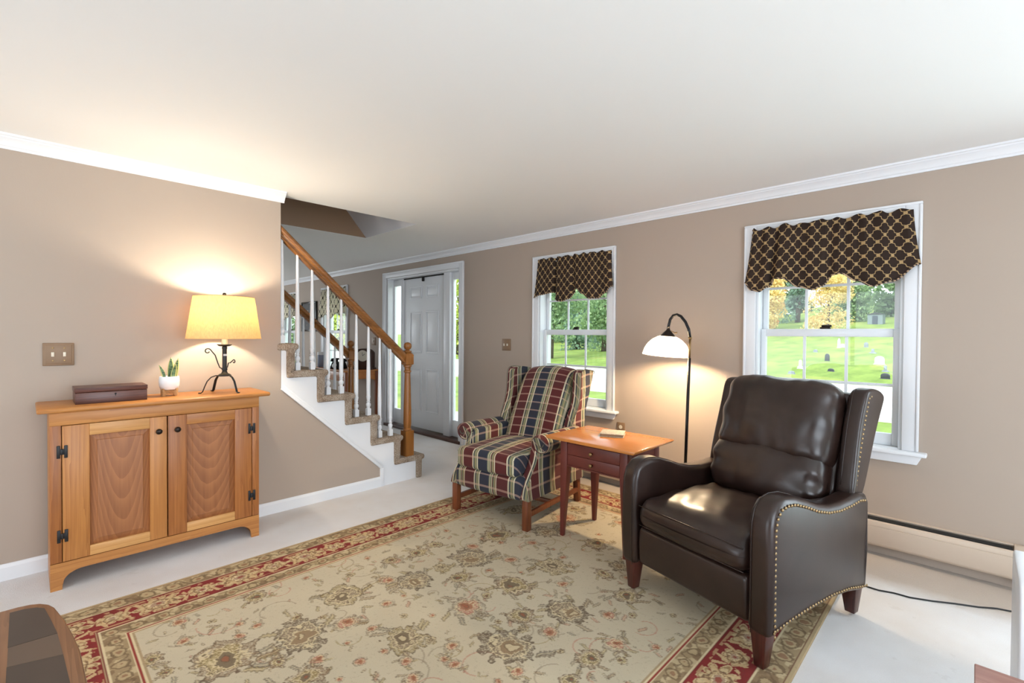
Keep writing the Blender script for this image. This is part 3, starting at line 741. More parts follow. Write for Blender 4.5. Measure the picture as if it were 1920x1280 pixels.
def build_rug():
    step = 0.004
    nx = int((RX1 - RX0) / step) + 1; ny = int((RY1 - RY0) / step) + 1
    xs = np.linspace(RX0, RX1, nx); ys = np.linspace(RY0, RY1, ny)
    X, Y = np.meshgrid(xs, ys)
    lin = lambda r, g, b: np.array(rgb(r, g, b)[:3])
    FIELD, RED, TAN, CREAM, DK, BR, OL, RU, TP, GR = lin(204, 192, 166), lin(132, 36, 42), lin(176, 152, 118), lin(222, 205, 166), lin(92, 74, 60), lin(134, 106, 80), lin(158, 138, 92), lin(160, 92, 66), lin(146, 128, 108), lin(128, 122, 110)
    WR, DR = lin(190, 126, 108), lin(120, 44, 44)
    C = np.broadcast_to(FIELD, (ny, nx, 3)).copy()

    def vnoise(s, seed, oct=3):
        out = np.zeros_like(X); amp = 1.0; tot = 0
        for o in range(oct):
            g = np.random.default_rng(seed + o).random((64, 64))
            u = (X - RX0) * s * 2 ** o; v = (Y - RY0) * s * 2 ** o
            iu = np.floor(u).astype(int); iv = np.floor(v).astype(int); fu = u - iu; fv = v - iv
            fu = fu * fu * (3 - 2 * fu); fv = fv * fv * (3 - 2 * fv)
            a = g[iv % 64, iu % 64]; b = g[iv % 64, (iu + 1) % 64]; c = g[(iv + 1) % 64, iu % 64]; d = g[(iv + 1) % 64, (iu + 1) % 64]
            out += amp * ((a * (1 - fu) + b * fu) * (1 - fv) + (c * (1 - fu) + d * fu) * fv); tot += amp; amp *= 0.55
        return out / tot

    def put(mask, col, op=1.0):
        C[mask] = C[mask] * (1 - op) + col * op

    def win(cx, cy, R):
        i0 = np.searchsorted(xs, cx - R); i1 = np.searchsorted(xs, cx + R); j0 = np.searchsorted(ys, cy - R); j1 = np.searchsorted(ys, cy + R)
        return slice(j0, j1), slice(i0, i1)

    WX, WY = (vnoise(26, 301, 2) - 0.5), (vnoise(26, 331, 2) - 0.5)
    FIL = vnoise(48, 361, 2)

    def palmette(cx, cy, R, kind, seed):
        """irregular flower head with scalloped petals, lobed heart and thin scrolling outlines"""
        r_ = np.random.default_rng(seed)
        sl = win(cx, cy, R * 1.35)
        amp = 0.55 * R
        x = X[sl] - cx + WX[sl] * amp; y = Y[sl] - cy + WY[sl] * amp; fil = FIL[sl]
        rot = r_.choice([0, 1.57, 3.14, 4.71]) + r_.normal(0, 0.25)
        px = x * math.cos(rot) + y * math.sin(rot); py = -x * math.sin(rot) + y * math.cos(rot)
        th = np.arctan2(py, px); rr = np.hypot(px * 0.94, py * 1.06) / R
        n = int(r_.integers(7, 12)) if R > 0.045 else int(r_.integers(5, 8))
        pet = np.abs(np.cos(th * n / 2)) ** 0.7
        pet2 = np.abs(np.cos(th * n + 0.7)) ** 0.7
        edge = (0.66 + 0.26 * pet + 0.08 * pet2) * (1.0 + 0.16 * np.cos(th) + 0.06 * np.cos(2 * th)) + 0.30 * (fil - 0.5)
        outer, inner, heart = {'d': (DK, TP, BR), 'b': (BR, OL, DK), 'o': (OL, TP, DK), 'r': (TP, WR, RU)}[kind]
        sub = C[sl]
        def P(m, col, op=1.0): sub[m] = sub[m] * (1 - op) + col * op
        swirl = np.sin(fil * 34 + rr * 9 + th * 2)
        P(rr < edge, outer, 0.72 if kind != 'r' else 0.5)
        P((rr < edge) & (swirl > 0.45), FIELD, 0.70)
        P((rr < edge * 0.95) & (np.abs(swirl) < 0.16), DK, 0.55)
        P((rr < edge) & (pet < 0.25), FIELD, 0.75)
        P(np.abs(rr - edge * 0.98) < 0.035, DK, 0.72 if kind != 'r' else 0.5)
        e2 = 0.52 + 0.10 * pet2 + 0.10 * np.cos(th)
        P(np.abs(rr - e2 * 1.08) < 0.04, CREAM, 0.85)
        P(rr < e2, inner, 0.78)
        P((rr < e2) & (np.sin(fil * 40 + th * 3) > 0.55), CREAM, 0.75)
        P(np.abs(rr - e2) < 0.022, DK, 0.7)
        e3 = 0.30 + 0.07 * pet
        P(rr < e3 * 1.15, CREAM, 0.8); P(rr < e3, heart, 0.82)
        P(rr < 0.13, RU if kind in 'rb' else CREAM, 0.7)
        P(np.abs(rr - 0.15) < 0.022, DK, 0.55)
        C[sl] = sub

    def leaf(cx, cy, L, ang, col, op=0.8):
        sl = win(cx, cy, L * 1.1); x = X[sl] - cx; y = Y[sl] - cy
        a = (x * math.cos(ang) + y * math.sin(ang)) / L; b = (-x * math.sin(ang) + y * math.cos(ang)) / L
        b = b + 0.22 * np.sin(a * 2.6); w = 0.30 * (1 - a * a) * (1 + 0.35 * np.sin(a * 16))
        m = (np.abs(b) < w) & (np.abs(a) < 1); sub = C[sl]
        sub[m] = sub[m] * (1 - op) + col * op
        m2 = (np.abs(np.abs(b) - w) < 0.07) & (np.abs(a) < 1); sub[m2] = sub[m2] * 0.45 + DK * 0.55
        m3 = (np.abs(b) < 0.05) & (np.abs(a) < 0.9); sub[m3] = sub[m3] * 0.4 + CREAM * 0.6
        C[sl] = sub

    def curl(cx, cy, Rr, a0, a1, col, op=0.55, wd=0.0028):
        sl = win(cx, cy, Rr * 1.15); x = X[sl] - cx; y = Y[sl] - cy
        th = (np.arctan2(y, x) - a0) % (2 * math.pi); rr = np.hypot(x, y)
        m = (th < a1) & (np.abs(rr - Rr * (1 - 0.10 * th)) < wd); sub = C[sl]
        sub[m] = sub[m] * (1 - op) + col * op; C[sl] = sub

    fx0, fx1, fy0, fy1 = RX0 + 0.375, RX1 - 0.375, RY0 + 0.385, RY1 - 0.375
    # field: fine vines, small leaves and buds behind the large palmettes
    r_ = np.random.default_rng(5)
    n7 = vnoise(0.9, 91, 3)
    C *= (0.94 + 0.12 * n7)[..., None]
    for i in range(150):
        cx, cy = r_.uniform(fx0, fx1), r_.uniform(fy0, fy1)
        curl(cx, cy, r_.uniform(0.03, 0.10), r_.uniform(0, 6.28), r_.uniform(1.4, 4.2), (OL, TP, WR)[i % 3], 0.6)
    for i in range(520):
        cx, cy = r_.uniform(fx0 + 0.02, fx1 - 0.02), r_.uniform(fy0 + 0.02, fy1 - 0.02)
        leaf(cx, cy, r_.uniform(0.012, 0.030), r_.uniform(0, 6.28), (OL, TP, BR, WR, GR)[i % 5], 0.55)
    pts = [m[:2] for m in MOTIFS]
    for i in range(170):
        cx, cy = r_.uniform(fx0 + 0.03, fx1 - 0.03), r_.uniform(fy0 + 0.03, fy1 - 0.03)
        if all((cx - a) ** 2 + (cy - b) ** 2 > 0.0085 for a, b in pts):
            palmette(cx, cy, r_.uniform(0.016, 0.030), 'rbor'[i % 4], 300 + i); pts.append((cx, cy))
    # palmettes on the parts of the field the furniture hides or the frame leaves out
    for i in range(260):
        cx, cy = r_.uniform(fx0 + 0.08, fx1 - 0.08), r_.uniform(fy0 + 0.08, fy1 - 0.08)
        if all((cx - m[0]) ** 2 + (cy - m[1]) ** 2 > 0.055 for m in MOTIFS) and (cy > 2.4 or cy < 0.7 or cx > -0.98):
            MOTIFS.append((cx, cy, 0.075, 'dbor'[i % 4]))
    for i, (cx, cy, R_, k) in enumerate(MOTIFS):
        for q in range(5 if R_ > 0.05 else 2):
            a = r_.uniform(0, 6.28); leaf(cx + math.cos(a) * R_ * 1.25, cy + math.sin(a) * R_ * 1.25, R_ * 0.33 + 0.008, a + 0.8, (OL, TP, BR, GR)[q % 4], 0.6)
        palmette(cx, cy, R_ * 1.04, k, 40 + i)

    # borders by distance from the edge
    D = np.minimum(np.minimum(X - RX0, RX1 - X), np.minimum(Y - RY0, RY1 - Y))
    horiz = (np.minimum(Y - RY0, RY1 - Y) < np.minimum(X - RX0, RX1 - X))
    S = np.where(horiz, X - RX0, Y - RY0)             # running length along the border
    n1, n2 = vnoise(34, 11, 2), vnoise(21, 23, 2)
    g = D < 0.385
    C[g] = TAN
    def guard(d0, d1, seed, period):
        m = (D >= d0) & (D < d1); t = (D - d0) / (d1 - d0) - 0.5
        w = np.sin(S * 2 * math.pi / period + seed)
        put(m, lin(168, 146, 112))
        put(m & (n1 > 0.56), lin(206, 186, 148), 0.85); put(m & (n2 > 0.62), lin(128, 102, 76), 0.75)
        put(m & (np.abs(t - 0.25 * w + 0.5 * (n1 - 0.5)) < 0.07), lin(112, 90, 68), 0.7)
        fl = ((S / period) % 1.0 - 0.5) * period; rr = np.hypot(fl, t * (d1 - d0)) / (d1 - d0) + 0.35 * (n1 - 0.5)
        put(m & (rr < 0.34), lin(190, 168, 130), 0.9); put(m & (np.abs(rr - 0.32) < 0.05), lin(112, 90, 66), 0.8); put(m & (rr < 0.13), lin(146, 104, 78), 0.8)
    guard(0.014, 0.104, 0.0, 0.105); guard(0.286, 0.358, 1.2, 0.09)
    for d, w, col in ((0.009, 0.006, lin(190, 168, 130)), (0.016, 0.003, lin(120, 84, 66)), (0.106, 0.0035, CREAM), (0.111, 0.003, DR), (0.275, 0.003, DR), (0.281, 0.004, CREAM), (0.361, 0.003, CREAM), (0.367, 0.0045, lin(150, 54, 50)), (0.374, 0.003, CREAM)):
        put(np.abs(D - d) < w, col)
    m = (D >= 0.114) & (D < 0.272)
    put(m, RED); C[m] *= (0.82 + 0.36 * n2[m])[:, None]
    t = D - 0.193; P = 0.335
    for off, R_, kind in ((0.0, 0.080, 0), (0.5, 0.058, 1)):
        fl = (((S / P + off) % 1.0) - 0.5) * P
        th = np.arctan2(t, fl); rr = np.hypot(fl * (0.80 if kind == 0 else 0.95), t * 1.12) / R_ + 0.42 * (n1 - 0.5)
        pet = np.abs(np.cos(th * (5 if kind == 0 else 3.5))) ** 0.7; e = 0.66 + 0.34 * pet
        put(m & (rr < e), lin(214, 190, 146), 0.95); put(m & (rr < e) & (pet < 0.30), RED)
        put(m & (np.abs(rr - e * 0.86) < 0.05), lin(150, 112, 76), 0.8)
        put(m & (rr < 0.55), lin(198, 170, 126)); put(m & (np.abs(rr - 0.54) < 0.05), lin(116, 84, 62), 0.9)
        put(m & (rr < 0.40), lin(226, 206, 164)); put(m & (rr < 0.55) & (np.sin(n1 * 40) > 0.5), lin(150, 118, 88)); put(m & (rr < 0.25), lin(176, 146, 122)); put(m & (rr < 0.10), lin(150, 80, 66))
    # feathery leaf sprays between them on the red
    ph = S * 2 * math.pi / P
    for sg in (1, -1):
        c_ = sg * 0.052 * np.cos(ph * 2 + 0.4)
        put(m & (np.abs(t - c_) < 0.010 + 0.008 * np.sin(S * 150)) & (np.abs(np.sin(ph)) > 0.35) & (n1 > 0.40), lin(208, 178, 134), 0.95)
        put(m & (np.abs(t - sg * 0.066) < 0.007) & (n1 > 0.5), lin(190, 150, 112), 0.9)
    wear = 0.90 + 0.2 * vnoise(3.5, 77, 4)
    C *= wear[..., None]; C = np.clip(C, 0, 1)

    Z = RZ + 0.0015 * (vnoise(2.2, 55, 2) - 0.5)
    V = np.stack([X, Y, Z], -1).reshape(-1, 3)
    idx = np.arange(nx * ny).reshape(ny, nx)
    F = np.stack([idx[:-1, :-1], idx[:-1, 1:], idx[1:, 1:], idx[1:, :-1]], -1).reshape(-1, 4)
    # edge skirt down to the carpet
    ring = np.concatenate([idx[0, :], idx[1:, -1], idx[-1, -2::-1], idx[-2:0:-1, 0]])
    low = V[ring].copy(); low[:, 2] = 0.0005
    base = len(V); nR = len(ring); k = np.arange(nR); k1 = (k + 1) % nR
    SK = np.stack([base + k, base + k1, ring[k1], ring[k]], -1)
    V = np.concatenate([V, low]); F = np.concatenate([F, SK])
    colr = np.concatenate([C.reshape(-1, 3), np.tile(TAN * 0.8, (nR, 1))])
    me = bpy.data.meshes.new('area_rug')
    me.vertices.add(len(V)); me.vertices.foreach_set('co', V.astype(np.float32).ravel())
    me.loops.add(F.size); me.loops.foreach_set('vertex_index', F.astype(np.int32).ravel())
    me.polygons.add(len(F)); me.polygons.foreach_set('loop_start', np.arange(0, F.size, 4, dtype=np.int32))
    me.update(calc_edges=True)
    ca = me.color_attributes.new('weave', 'FLOAT_COLOR', 'POINT')
    ca.data.foreach_set('color', np.concatenate([colr, np.ones((len(colr), 1))], 1).astype(np.float32).ravel())
    t_ = NT('woven_wool'); a = t_.n.new('ShaderNodeAttribute'); a.attribute_name = 'weave'
    n = t_.noise(t_.coord(), 330, 3, 0.7); n3 = t_.noise(t_.coord(), 60, 4, 0.7)
    c = t_.mix(t_.math('MULTIPLY', n, 0.30), a.outputs[0], rgb(120, 104, 84))
    c = t_.mix(t_.math('MULTIPLY', t_.math('GREATER_THAN', n3, 0.6), 0.14), c, rgb(96, 80, 64))
    t_.base(c); t_.rough(0.95); t_.bump(n, 0.5, 0.004); t_.b.inputs['Specular IOR Level'].default_value = 0.1
    me.materials.append(t_.m)
    o = bpy.data.objects.new('area_rug', me); COL.objects.link(o)
    tag(o, 'large beige floral wool rug with a red border on the pale carpet', 'rug')

build_rug()

# ================================================================== PINE CABINET
cb = thing('pine_cabinet', 'low honey pine two-door cabinet with black hinges against the left wall', 'cabinet', (0, 0, 0))
FX = -3.200; BX = -3.513; Y0, Y1 = 0.076, 1.016; DA, DM, DB = 0.121, 0.546, 0.974; Z0, Z1 = 0.135, 0.806; ZT = 0.872
def bpart(name, bx, m, parent=cb, bevel=0.0025): return obj(name, B(bx), m, parent, bevel=bevel)
bpart('side_panel', (BX, FX - 0.02, Y0, Y0 + 0.02, 0, ZT), W_pine_z); bpart('side_panel', (BX, FX - 0.02, Y1 - 0.02, Y1, 0, ZT), W_pine_z)
bpart('back_panel', (BX, BX + 0.012, Y0 + 0.02, Y1 - 0.02, 0.08, ZT), W_pine_y); bpart('floor_panel', (BX + 0.012, FX - 0.02, Y0 + 0.02, Y1 - 0.02, 0.12, 0.135), W_pine_y)
bpart('top_rail', (FX - 0.02, FX, Y0, Y1, Z1 + 0.003, ZT), W_pine_y, bevel=0.001)
bpart('stile', (FX - 0.02, FX, Y0, DA - 0.003, Z0, Z1 + 0.003), W_stile, bevel=0.001); bpart('stile', (FX - 0.02, FX, DB + 0.003, Y1, Z0, Z1 + 0.003), W_stile, bevel=0.001)
arc = [(Y0, 0.0), (0.119, 0.0), (0.120, 0.022)] + [(0.122 + 0.078 * (1 - math.cos(a)), 0.030 + 0.056 * math.sin(a)) for a in [R(q) for q in range(0, 91, 10)]]
arc2 = [(Y0 + Y1 - y, z) for y, z in reversed(arc)]
bm = bmesh.new(); prism(bm, arc + arc2 + [(Y1, Z0 - 0.003), (Y0, Z0 - 0.003)], 'x', FX - 0.02, FX)
obj('bottom_rail', bm, W_pine_y, cb)
# overhanging top board with rounded front and ends
bm = bmesh.new(); zt0, zt1 = 0.876, 0.900
prof = [(BX - 0.01, zt0), (FX + 0.030, zt0), (FX + 0.038, zt0 + 0.005), (FX + 0.041, zt0 + 0.012), (FX + 0.038, zt0 + 0.019), (FX + 0.030, zt1), (BX - 0.01, zt1)]
prism(bm, prof, 'y', Y0 - 0.044, Y1 + 0.055); obj('top_board', bm, W_pine_y, cb, bevel=0.006, angle=60)
bm = bmesh.new(); prism(bm, [(FX - 0.03, ZT - 0.001), (FX + 0.010, ZT - 0.001), (FX + 0.012, zt0), (FX - 0.03, zt0)], 'y', Y0 + 0.002, Y1 - 0.002); obj('top_moulding', bm, W_pine_y, cb)
for side, (a, b) in (('left', (DA, DM - 0.0025)), ('right', (DM + 0.0025, DB))):
    sw = 0.095; pa, pb = (0.222, 0.467) if side == 'left' else (0.636, 0.881); za, zb = 0.186, 0.748
    bm = B((FX - 0.018, FX + 0.001, a, pa, Z0, Z1), (FX - 0.018, FX + 0.001, pb, b, Z0, Z1))
    dr = obj('door', bm, W_stile if side == 'right' else W_pine_z, cb, bevel=0.002)
    if side == 'right': dr.data.materials.append(W_pine_z)
    obj('door_rail', B((FX - 0.018, FX + 0.0005, pa, pb, zb, Z1)), W_pine_pale if side == 'left' else W_pine_y, dr, bevel=0.0015)
    obj('door_rail', B((FX - 0.018, FX + 0.0005, pa, pb, Z0, za)), W_pine_pale, dr, bevel=0.0015)
    bm = bmesh.new(); q = 0.028
    x0, x1 = FX - 0.016, FX - 0.002
    ov = [bm.verts.new((x0 + 0.002, y, z)) for y, z in ((pa, za), (pb, za), (pb, zb), (pa, zb))]
    iv = [bm.verts.new((x1 - 0.003, y, z)) for y, z in ((pa + q, za + q), (pb - q, za + q), (pb - q, zb - q), (pa + q, zb - q))]
    tv = [bm.verts.new((x1, y, z)) for y, z in ((pa + q + 0.002, za + q + 0.002), (pb - q - 0.002, za + q + 0.002), (pb - q - 0.002, zb - q - 0.002), (pa + q + 0.002, zb - q - 0.002))]
    for i in range(4):
        bm.faces.new((ov[i], ov[(i + 1) % 4], iv[(i + 1) % 4], iv[i])); bm.faces.new((iv[i], iv[(i + 1) % 4], tv[(i + 1) % 4], tv[i]))
    bm.faces.new(tv); bm.faces.new(ov[::-1])
    wm = wood('figured_pine_panel_' + side, rgb(176, 114, 68), rgb(130, 78, 44), 'z', 1.0, 0.4, cath=((pa + pb) / 2 + (0.01 if side == 'left' else -0.01), 38.0 if side == 'left' else 14.0, 9.0 if side == 'left' else 13.0, 0.9 if side == 'left' else 1.8))
    obj('door_panel', bm, wm, dr)
    ky = 0.505 if side == 'left' else 0.590
    bm = bmesh.new(); lathe(bm, [(0.008, 0), (0.007, 0.012), (0.013, 0.017), (0.0155, 0.023), (0.013, 0.030), (0.006, 0.033), (0.001, 0.0335)], seg=18)
    bmesh.ops.transform(bm, matrix=Matrix.Translation((FX, ky, 0.728)) @ Matrix.Rotation(R(90), 4, 'Y'), verts=bm.verts)
    obj('knob', bm, M_bronze, dr, smooth=True)
    hy = DA if side == 'left' else DB
    for hz in (0.680, 0.264):
        bm = bmesh.new()
        for s in (-0.0135, 0.0135):
            box(bm, FX - 0.001, FX + 0.006, hy + s - 0.0065, hy + s + 0.0065, hz - 0.031, hz + 0.031)
        box(bm, FX - 0.001, FX + 0.005, hy - 0.009, hy + 0.009, hz - 0.014, hz + 0.014)
        tube(bm, [(FX + 0.005, hy, hz - 0.013), (FX + 0.005, hy, hz + 0.013)], 0.0045, 8)
        obj('hinge', bm, M_iron, dr, bevel=0.003)

# ---- things on the cabinet
TZ = 0.900
t = thing('wooden_box', 'long dark mahogany lidded box on the left end of the pine cabinet', 'box', (-3.340, 0.318, TZ))
bm = B((-0.088, 0.088, -0.146, 0.146, 0, 0.058)); obj('box_body', bm, W_box, t, bevel=0.002)
bm = B((-0.090, 0.090, -0.148, 0.148, 0.060, 0.082))
top = [v for v in bm.verts if v.co.z > 0.07]
bmesh.ops.inset_region(bm, faces=[f for f in bm.faces if all(v in top for v in f.verts)], thickness=0.03)
for v in bm.verts:
    if v.co.z > 0.07 and abs(v.co.x) < 0.07: v.co.z += 0.009
obj('lid', bm, W_box, t, bevel=0.0015)
bm = bmesh.new(); lathe(bm, [(0.0045, 0), (0.0045, 0.002)], seg=12); bmesh.ops.transform(bm, matrix=Matrix.Translation((0.087, 0.012, 0.045)) @ Matrix.Rotation(R(90), 4, 'Y'), verts=bm.verts)
box(bm, 0.0872, 0.0888, 0.0105, 0.0135, 0.034, 0.045)
obj('keyhole', bm, M_dark, t)

t = thing('potted_snake_plant', 'small snake plant in a white pot on a wooden cross stand beside the table lamp', 'plant', (-3.368, 0.584, TZ))
bm = bmesh.new(); lathe(bm, [(0.034, 0.036), (0.044, 0.042), (0.049, 0.060), (0.0505, 0.085), (0.048, 0.112), (0.0465, 0.114), (0.044, 0.112), (0.044, 0.106), (0.001, 0.105)], seg=32, cap=False)
f = bm.faces.new([v for v in bm.verts if abs(v.co.z - 0.036) < 1e-5])
obj('pot', bm, plain('white_glazed_pot', rgb(240, 240, 240), 0.4), t, smooth=True, angle=50)
bm = bmesh.new(); lathe(bm, [(0.0435, 0.100), (0.001, 0.1015)], seg=20); obj('soil', bm, plain('dark_soil', rgb(60, 46, 36), 0.9, noise=0.3, nscale=200), t)
bm = bmesh.new()
for a in (0, 90):
    M4 = Matrix.Rotation(R(a + 40), 4, 'Z')
    b2 = bmesh.new()
    prism(b2, [(-0.050, 0), (-0.036, 0), (-0.030, 0.012), (0.030, 0.012), (0.036, 0), (0.050, 0), (0.050, 0.046), (0.043, 0.046), (0.036, 0.034), (-0.036, 0.034), (-0.043, 0.046), (-0.050, 0.046)], 'y', -0.006, 0.006)
    b2.transform(M4); me = bpy.data.meshes.new('tmp'); b2.to_mesh(me); b2.free(); bm.from_mesh(me); bpy.data.meshes.remove(me)
obj('stand', bm, wood('pale_plywood', rgb(206, 164, 116), rgb(176, 132, 86), 'x', 1.5, 0.5), t, bevel=0.001)
_t = NT('snake_leaf'); _uv = _t.coord('UV'); _s = _t.n.new('ShaderNodeSeparateXYZ'); _t.set(_s.inputs[0], _uv)
_n = _t.noise(_t.mapping(_t.coord(), (20, 20, 90)), 1.6, 3); _e = _t.math('GREATER_THAN', _t.math('ABSOLUTE', _t.math('SUBTRACT', _s.outputs[0], 0.5)), 0.38)
_t.base(_t.mix(_e, _t.ramp(_n, [(0.38, rgb(40, 62, 44)), (0.6, rgb(98, 124, 88))]), rgb(196, 190, 118))); _t.rough(0.4)
for (px, py, ht, w, lean, az) in ((0.0, 0.0, 0.125, 0.017, 0.06, 80), (0.012, 0.02, 0.118, 0.015, 0.20, 60), (0.005, -0.022, 0.082, 0.010, 0.34, -80), (0.018, 0.012, 0.085, 0.014, 0.28, 40), (-0.015, 0.005, 0.07, 0.011, 0.3, 170)):
    bm = bmesh.new(); uvl = bm.loops.layers.uv.new('UVMap'); rows = []
    ca, sa = math.cos(R(az)), math.sin(R(az))
    for i in range(9):
        s = i / 8; ww = w * (0.75 + 0.9 * s * (1 - s)) * (1 - s ** 4) + 0.0006; off = lean * ht * s * s; row = []
        for j in range(5):
            q = (j / 4 - 0.5) * 2
            lx = q * ww; ly = off + 0.35 * ww * q * q
            # blade faces the lamp side so it shows its broad face to the room
            row.append(bm.verts.new((px + ly * 0.25 * ca - 0.2 * lx + 0.0, py + ly * sa + lx * 0.98, 0.10 + ht * s)))
        rows.append(row)
    for i in range(8):
        for j in range(4):
            f = bm.faces.new((rows[i][j], rows[i][j + 1], rows[i + 1][j + 1], rows[i + 1][j]))
            for l, (u, v) in zip(f.loops, ((j / 4, i / 8), ((j + 1) / 4, i / 8), ((j + 1) / 4, (i + 1) / 8), (j / 4, (i + 1) / 8))): l[uvl].uv = (u, v)
    lo = obj('leaf', bm, _t.m, t, smooth=True)
    so = lo.modifiers.new('thick', 'SOLIDIFY'); so.thickness = 0.003

LX, LY = -3.300, 0.852
t = thing('table_lamp', 'lit table lamp with a cream drum shade and black iron scroll base on the cabinet', 'lamp', (LX, LY, TZ))
bm = bmesh.new()
ro = [(0.200, 0.334), (0.163, 0.588)]
lathe(bm, [(0.200, 0.334), (0.1815, 0.461), (0.163, 0.588)], seg=64, cap=False)
sh = obj('lamp_shade', bm, shade_mat('cream_linen_shade', rgb(252, 226, 172), 0.6, True, (0.215, 0.140, 0.085, 1)), t, smooth=True)
for r, z in ((0.2003, 0.334), (0.1633, 0.588)):
    bm = bmesh.new(); tube(bm, [(r * math.cos(2 * math.pi * k / 64), r * math.sin(2 * math.pi * k / 64), z) for k in range(65)], 0.0016, 6); obj('shade_rim', bm, plain('shade_trim', rgb(196, 168, 122), 0.7) if 'shade_trim' not in bpy.data.materials else bpy.data.materials['shade_trim'], sh, smooth=True)
bm = bmesh.new()
for a in (20, 140, 260): tube(bm, [(0, 0, 0.585), (0.162 * math.cos(R(a)), 0.162 * math.sin(R(a)), 0.586)], 0.0016, 6)
obj('spider', bm, M_iron, t, smooth=True)
bm = bmesh.new(); tube(bm, [(0, 0, 0.35), (0.045, 0, 0.40), (0.052, 0, 0.47), (0.03, 0, 0.55), (0, 0, 0.575), (-0.03, 0, 0.55), (-0.052, 0, 0.47), (-0.045, 0, 0.40), (0, 0, 0.35)], 0.0018, 6)
obj('harp', bm, M_iron, t, smooth=True)
bm = bmesh.new(); lathe(bm, [(0.004, 0.580), (0.005, 0.594), (0.010, 0.600), (0.011, 0.607), (0.008, 0.614), (0.001, 0.616)], seg=16); obj('finial', bm, M_bronze, t, smooth=True)
bm = bmesh.new(); lathe(bm, [(0.016, 0.298), (0.016, 0.352), (0.013, 0.36)], seg=20); obj('candle_sleeve', bm, plain('ivory_sleeve', rgb(244, 232, 206), 0.6), t, smooth=True, angle=40)
bm = bmesh.new(); lathe(bm, [(0.013, 0.36), (0.014, 0.385), (0.026, 0.42), (0.029, 0.44), (0.022, 0.462), (0.001, 0.470)], seg=20)
_t = NT('lit_bulb_warm'); _t.b.inputs['Emission Color'].default_value = (1, 0.75, 0.45, 1); _t.b.inputs['Emission Strength'].default_value = 8.0
bl = obj('bulb', bm, _t.m, t, smooth=True); M_bulb = _t.m
bm = bmesh.new(); lathe(bm, [(0.012, 0.286), (0.030, 0.288), (0.040, 0.296), (0.041, 0.299), (0.028, 0.294), (0.010, 0.293)], seg=28); obj('drip_dish', bm, M_iron, t, smooth=True)
bm = bmesh.new(); lathe(bm, [(0.010, 0.135), (0.016, 0.142), (0.0155, 0.150), (0.0125, 0.155), (0.0125, 0.270), (0.015, 0.276), (0.0135, 0.284), (0.010, 0.288)], seg=20)
st_ = obj('stem', bm, M_iron, t, smooth=True, angle=40)
bm = bmesh.new(); tube(bm, [(0.0135 * math.cos(a), 0.0135 * math.sin(a), 0.232 + 0.0015 * a) for a in [k * 0.35 for k in range(20)]], 0.0022, 6)
obj('paper_tag', B((0.0124, 0.0136, -0.010, 0.010, 0.228, 0.240)), plain('paper_tag', rgb(200, 200, 204), 0.7), st_); bm.free()
bm = bmesh.new(); lathe(bm, [(0.036, 0.104), (0.038, 0.108), (0.030, 0.116), (0.018, 0.122), (0.014, 0.132), (0.012, 0.14)], seg=28); obj('hub', bm, M_iron, t, smooth=True)
for tx, ty in ((-0.057, -0.125), (0.078, 0.058), (-0.150, -0.034)):
    # strap feet: out from the hub, arching, ending in a small flat toe
    L = math.hypot(tx, ty); ca, sa = tx / L, ty / L
    P = [(0.14, 0.108), (0.34, 0.108), (0.52, 0.098), (0.67, 0.074), (0.77, 0.040), (0.84, 0.012), (0.90, 0.004), (1.0, 0.004)]
    bm = bmesh.new(); tube(bm, [(ca * r * L, sa * r * L, z) for r, z in P], 0.0085, 8, flat=(1.0, 0.4)); obj('foot', bm, M_iron, t, smooth=True)
def scroll(y0, z0, sgn, h, curl_r):
    P = [(0, sgn * 0.013, 0.150), (0, sgn * 0.026, 0.158), (0, sgn * 0.036, 0.185), (0, sgn * 0.05, 0.15 + h * 0.7), (0, sgn * 0.075, 0.15 + h)]
    cx, cz = sgn * (0.075 + curl_r * 0.9), 0.15 + h - curl_r * 0.55
    for k in range(9):
        a = R(125 - k * 36); rr = curl_r * (1 - 0.055 * k)
        P.append((0, cx + sgn * rr * math.cos(a), cz + rr * math.sin(a)))
    return P
for P in (scroll(0, 0, -1, 0.118, 0.016), scroll(0, 0, 1, 0.048, 0.012)):
    if P[-1][1] > 0: P = [(x, 0.6 * y, z) for x, y, z in P]
    bm = bmesh.new(); tube(bm, P, 0.0034, 8); obj('scroll', bm, M_iron, t, smooth=True)
pl = bpy.data.lights.new('table_lamp_light', 'POINT'); pl.energy = 22; pl.color = (1.0, 0.87, 0.68); pl.shadow_soft_size = 0.03
po = bpy.data.objects.new('table_lamp_light', pl); COL.objects.link(po); po.location = (LX, LY, TZ + 0.51)

# ================================================================== PLAID WING CHAIR (front faces -y)
def sm(a, b, x):
    t = min(1, max(0, (x - a) / (b - a))); return t * t * (3 - 2 * t)

def slab(pts, x0, x1, fn=None):
    """upright upholstered panel: side profile (y,z) extruded in x"""
    bm = bmesh.new(); prism(bm, pts, 'x', x0, x1)
    if fn:
        for v in bm.verts: v.co = Vector(fn(*v.co))
    return bm

def smooth_poly(pts, n=4):
    """closed Catmull-Rom through pts"""
    out = []; N = len(pts)
    for i in range(N):
        p0, p1, p2, p3 = (Vector(pts[(i + j - 1) % N]) for j in range(4))
        for k in range(n):
            t = k / n
            out.append(tuple(0.5 * ((2 * p1) + (p2 - p0) * t + (2 * p0 - 5 * p1 + 4 * p2 - p3) * t * t + (3 * p1 - p0 - 3 * p2 + p3) * t ** 3)))
    return out

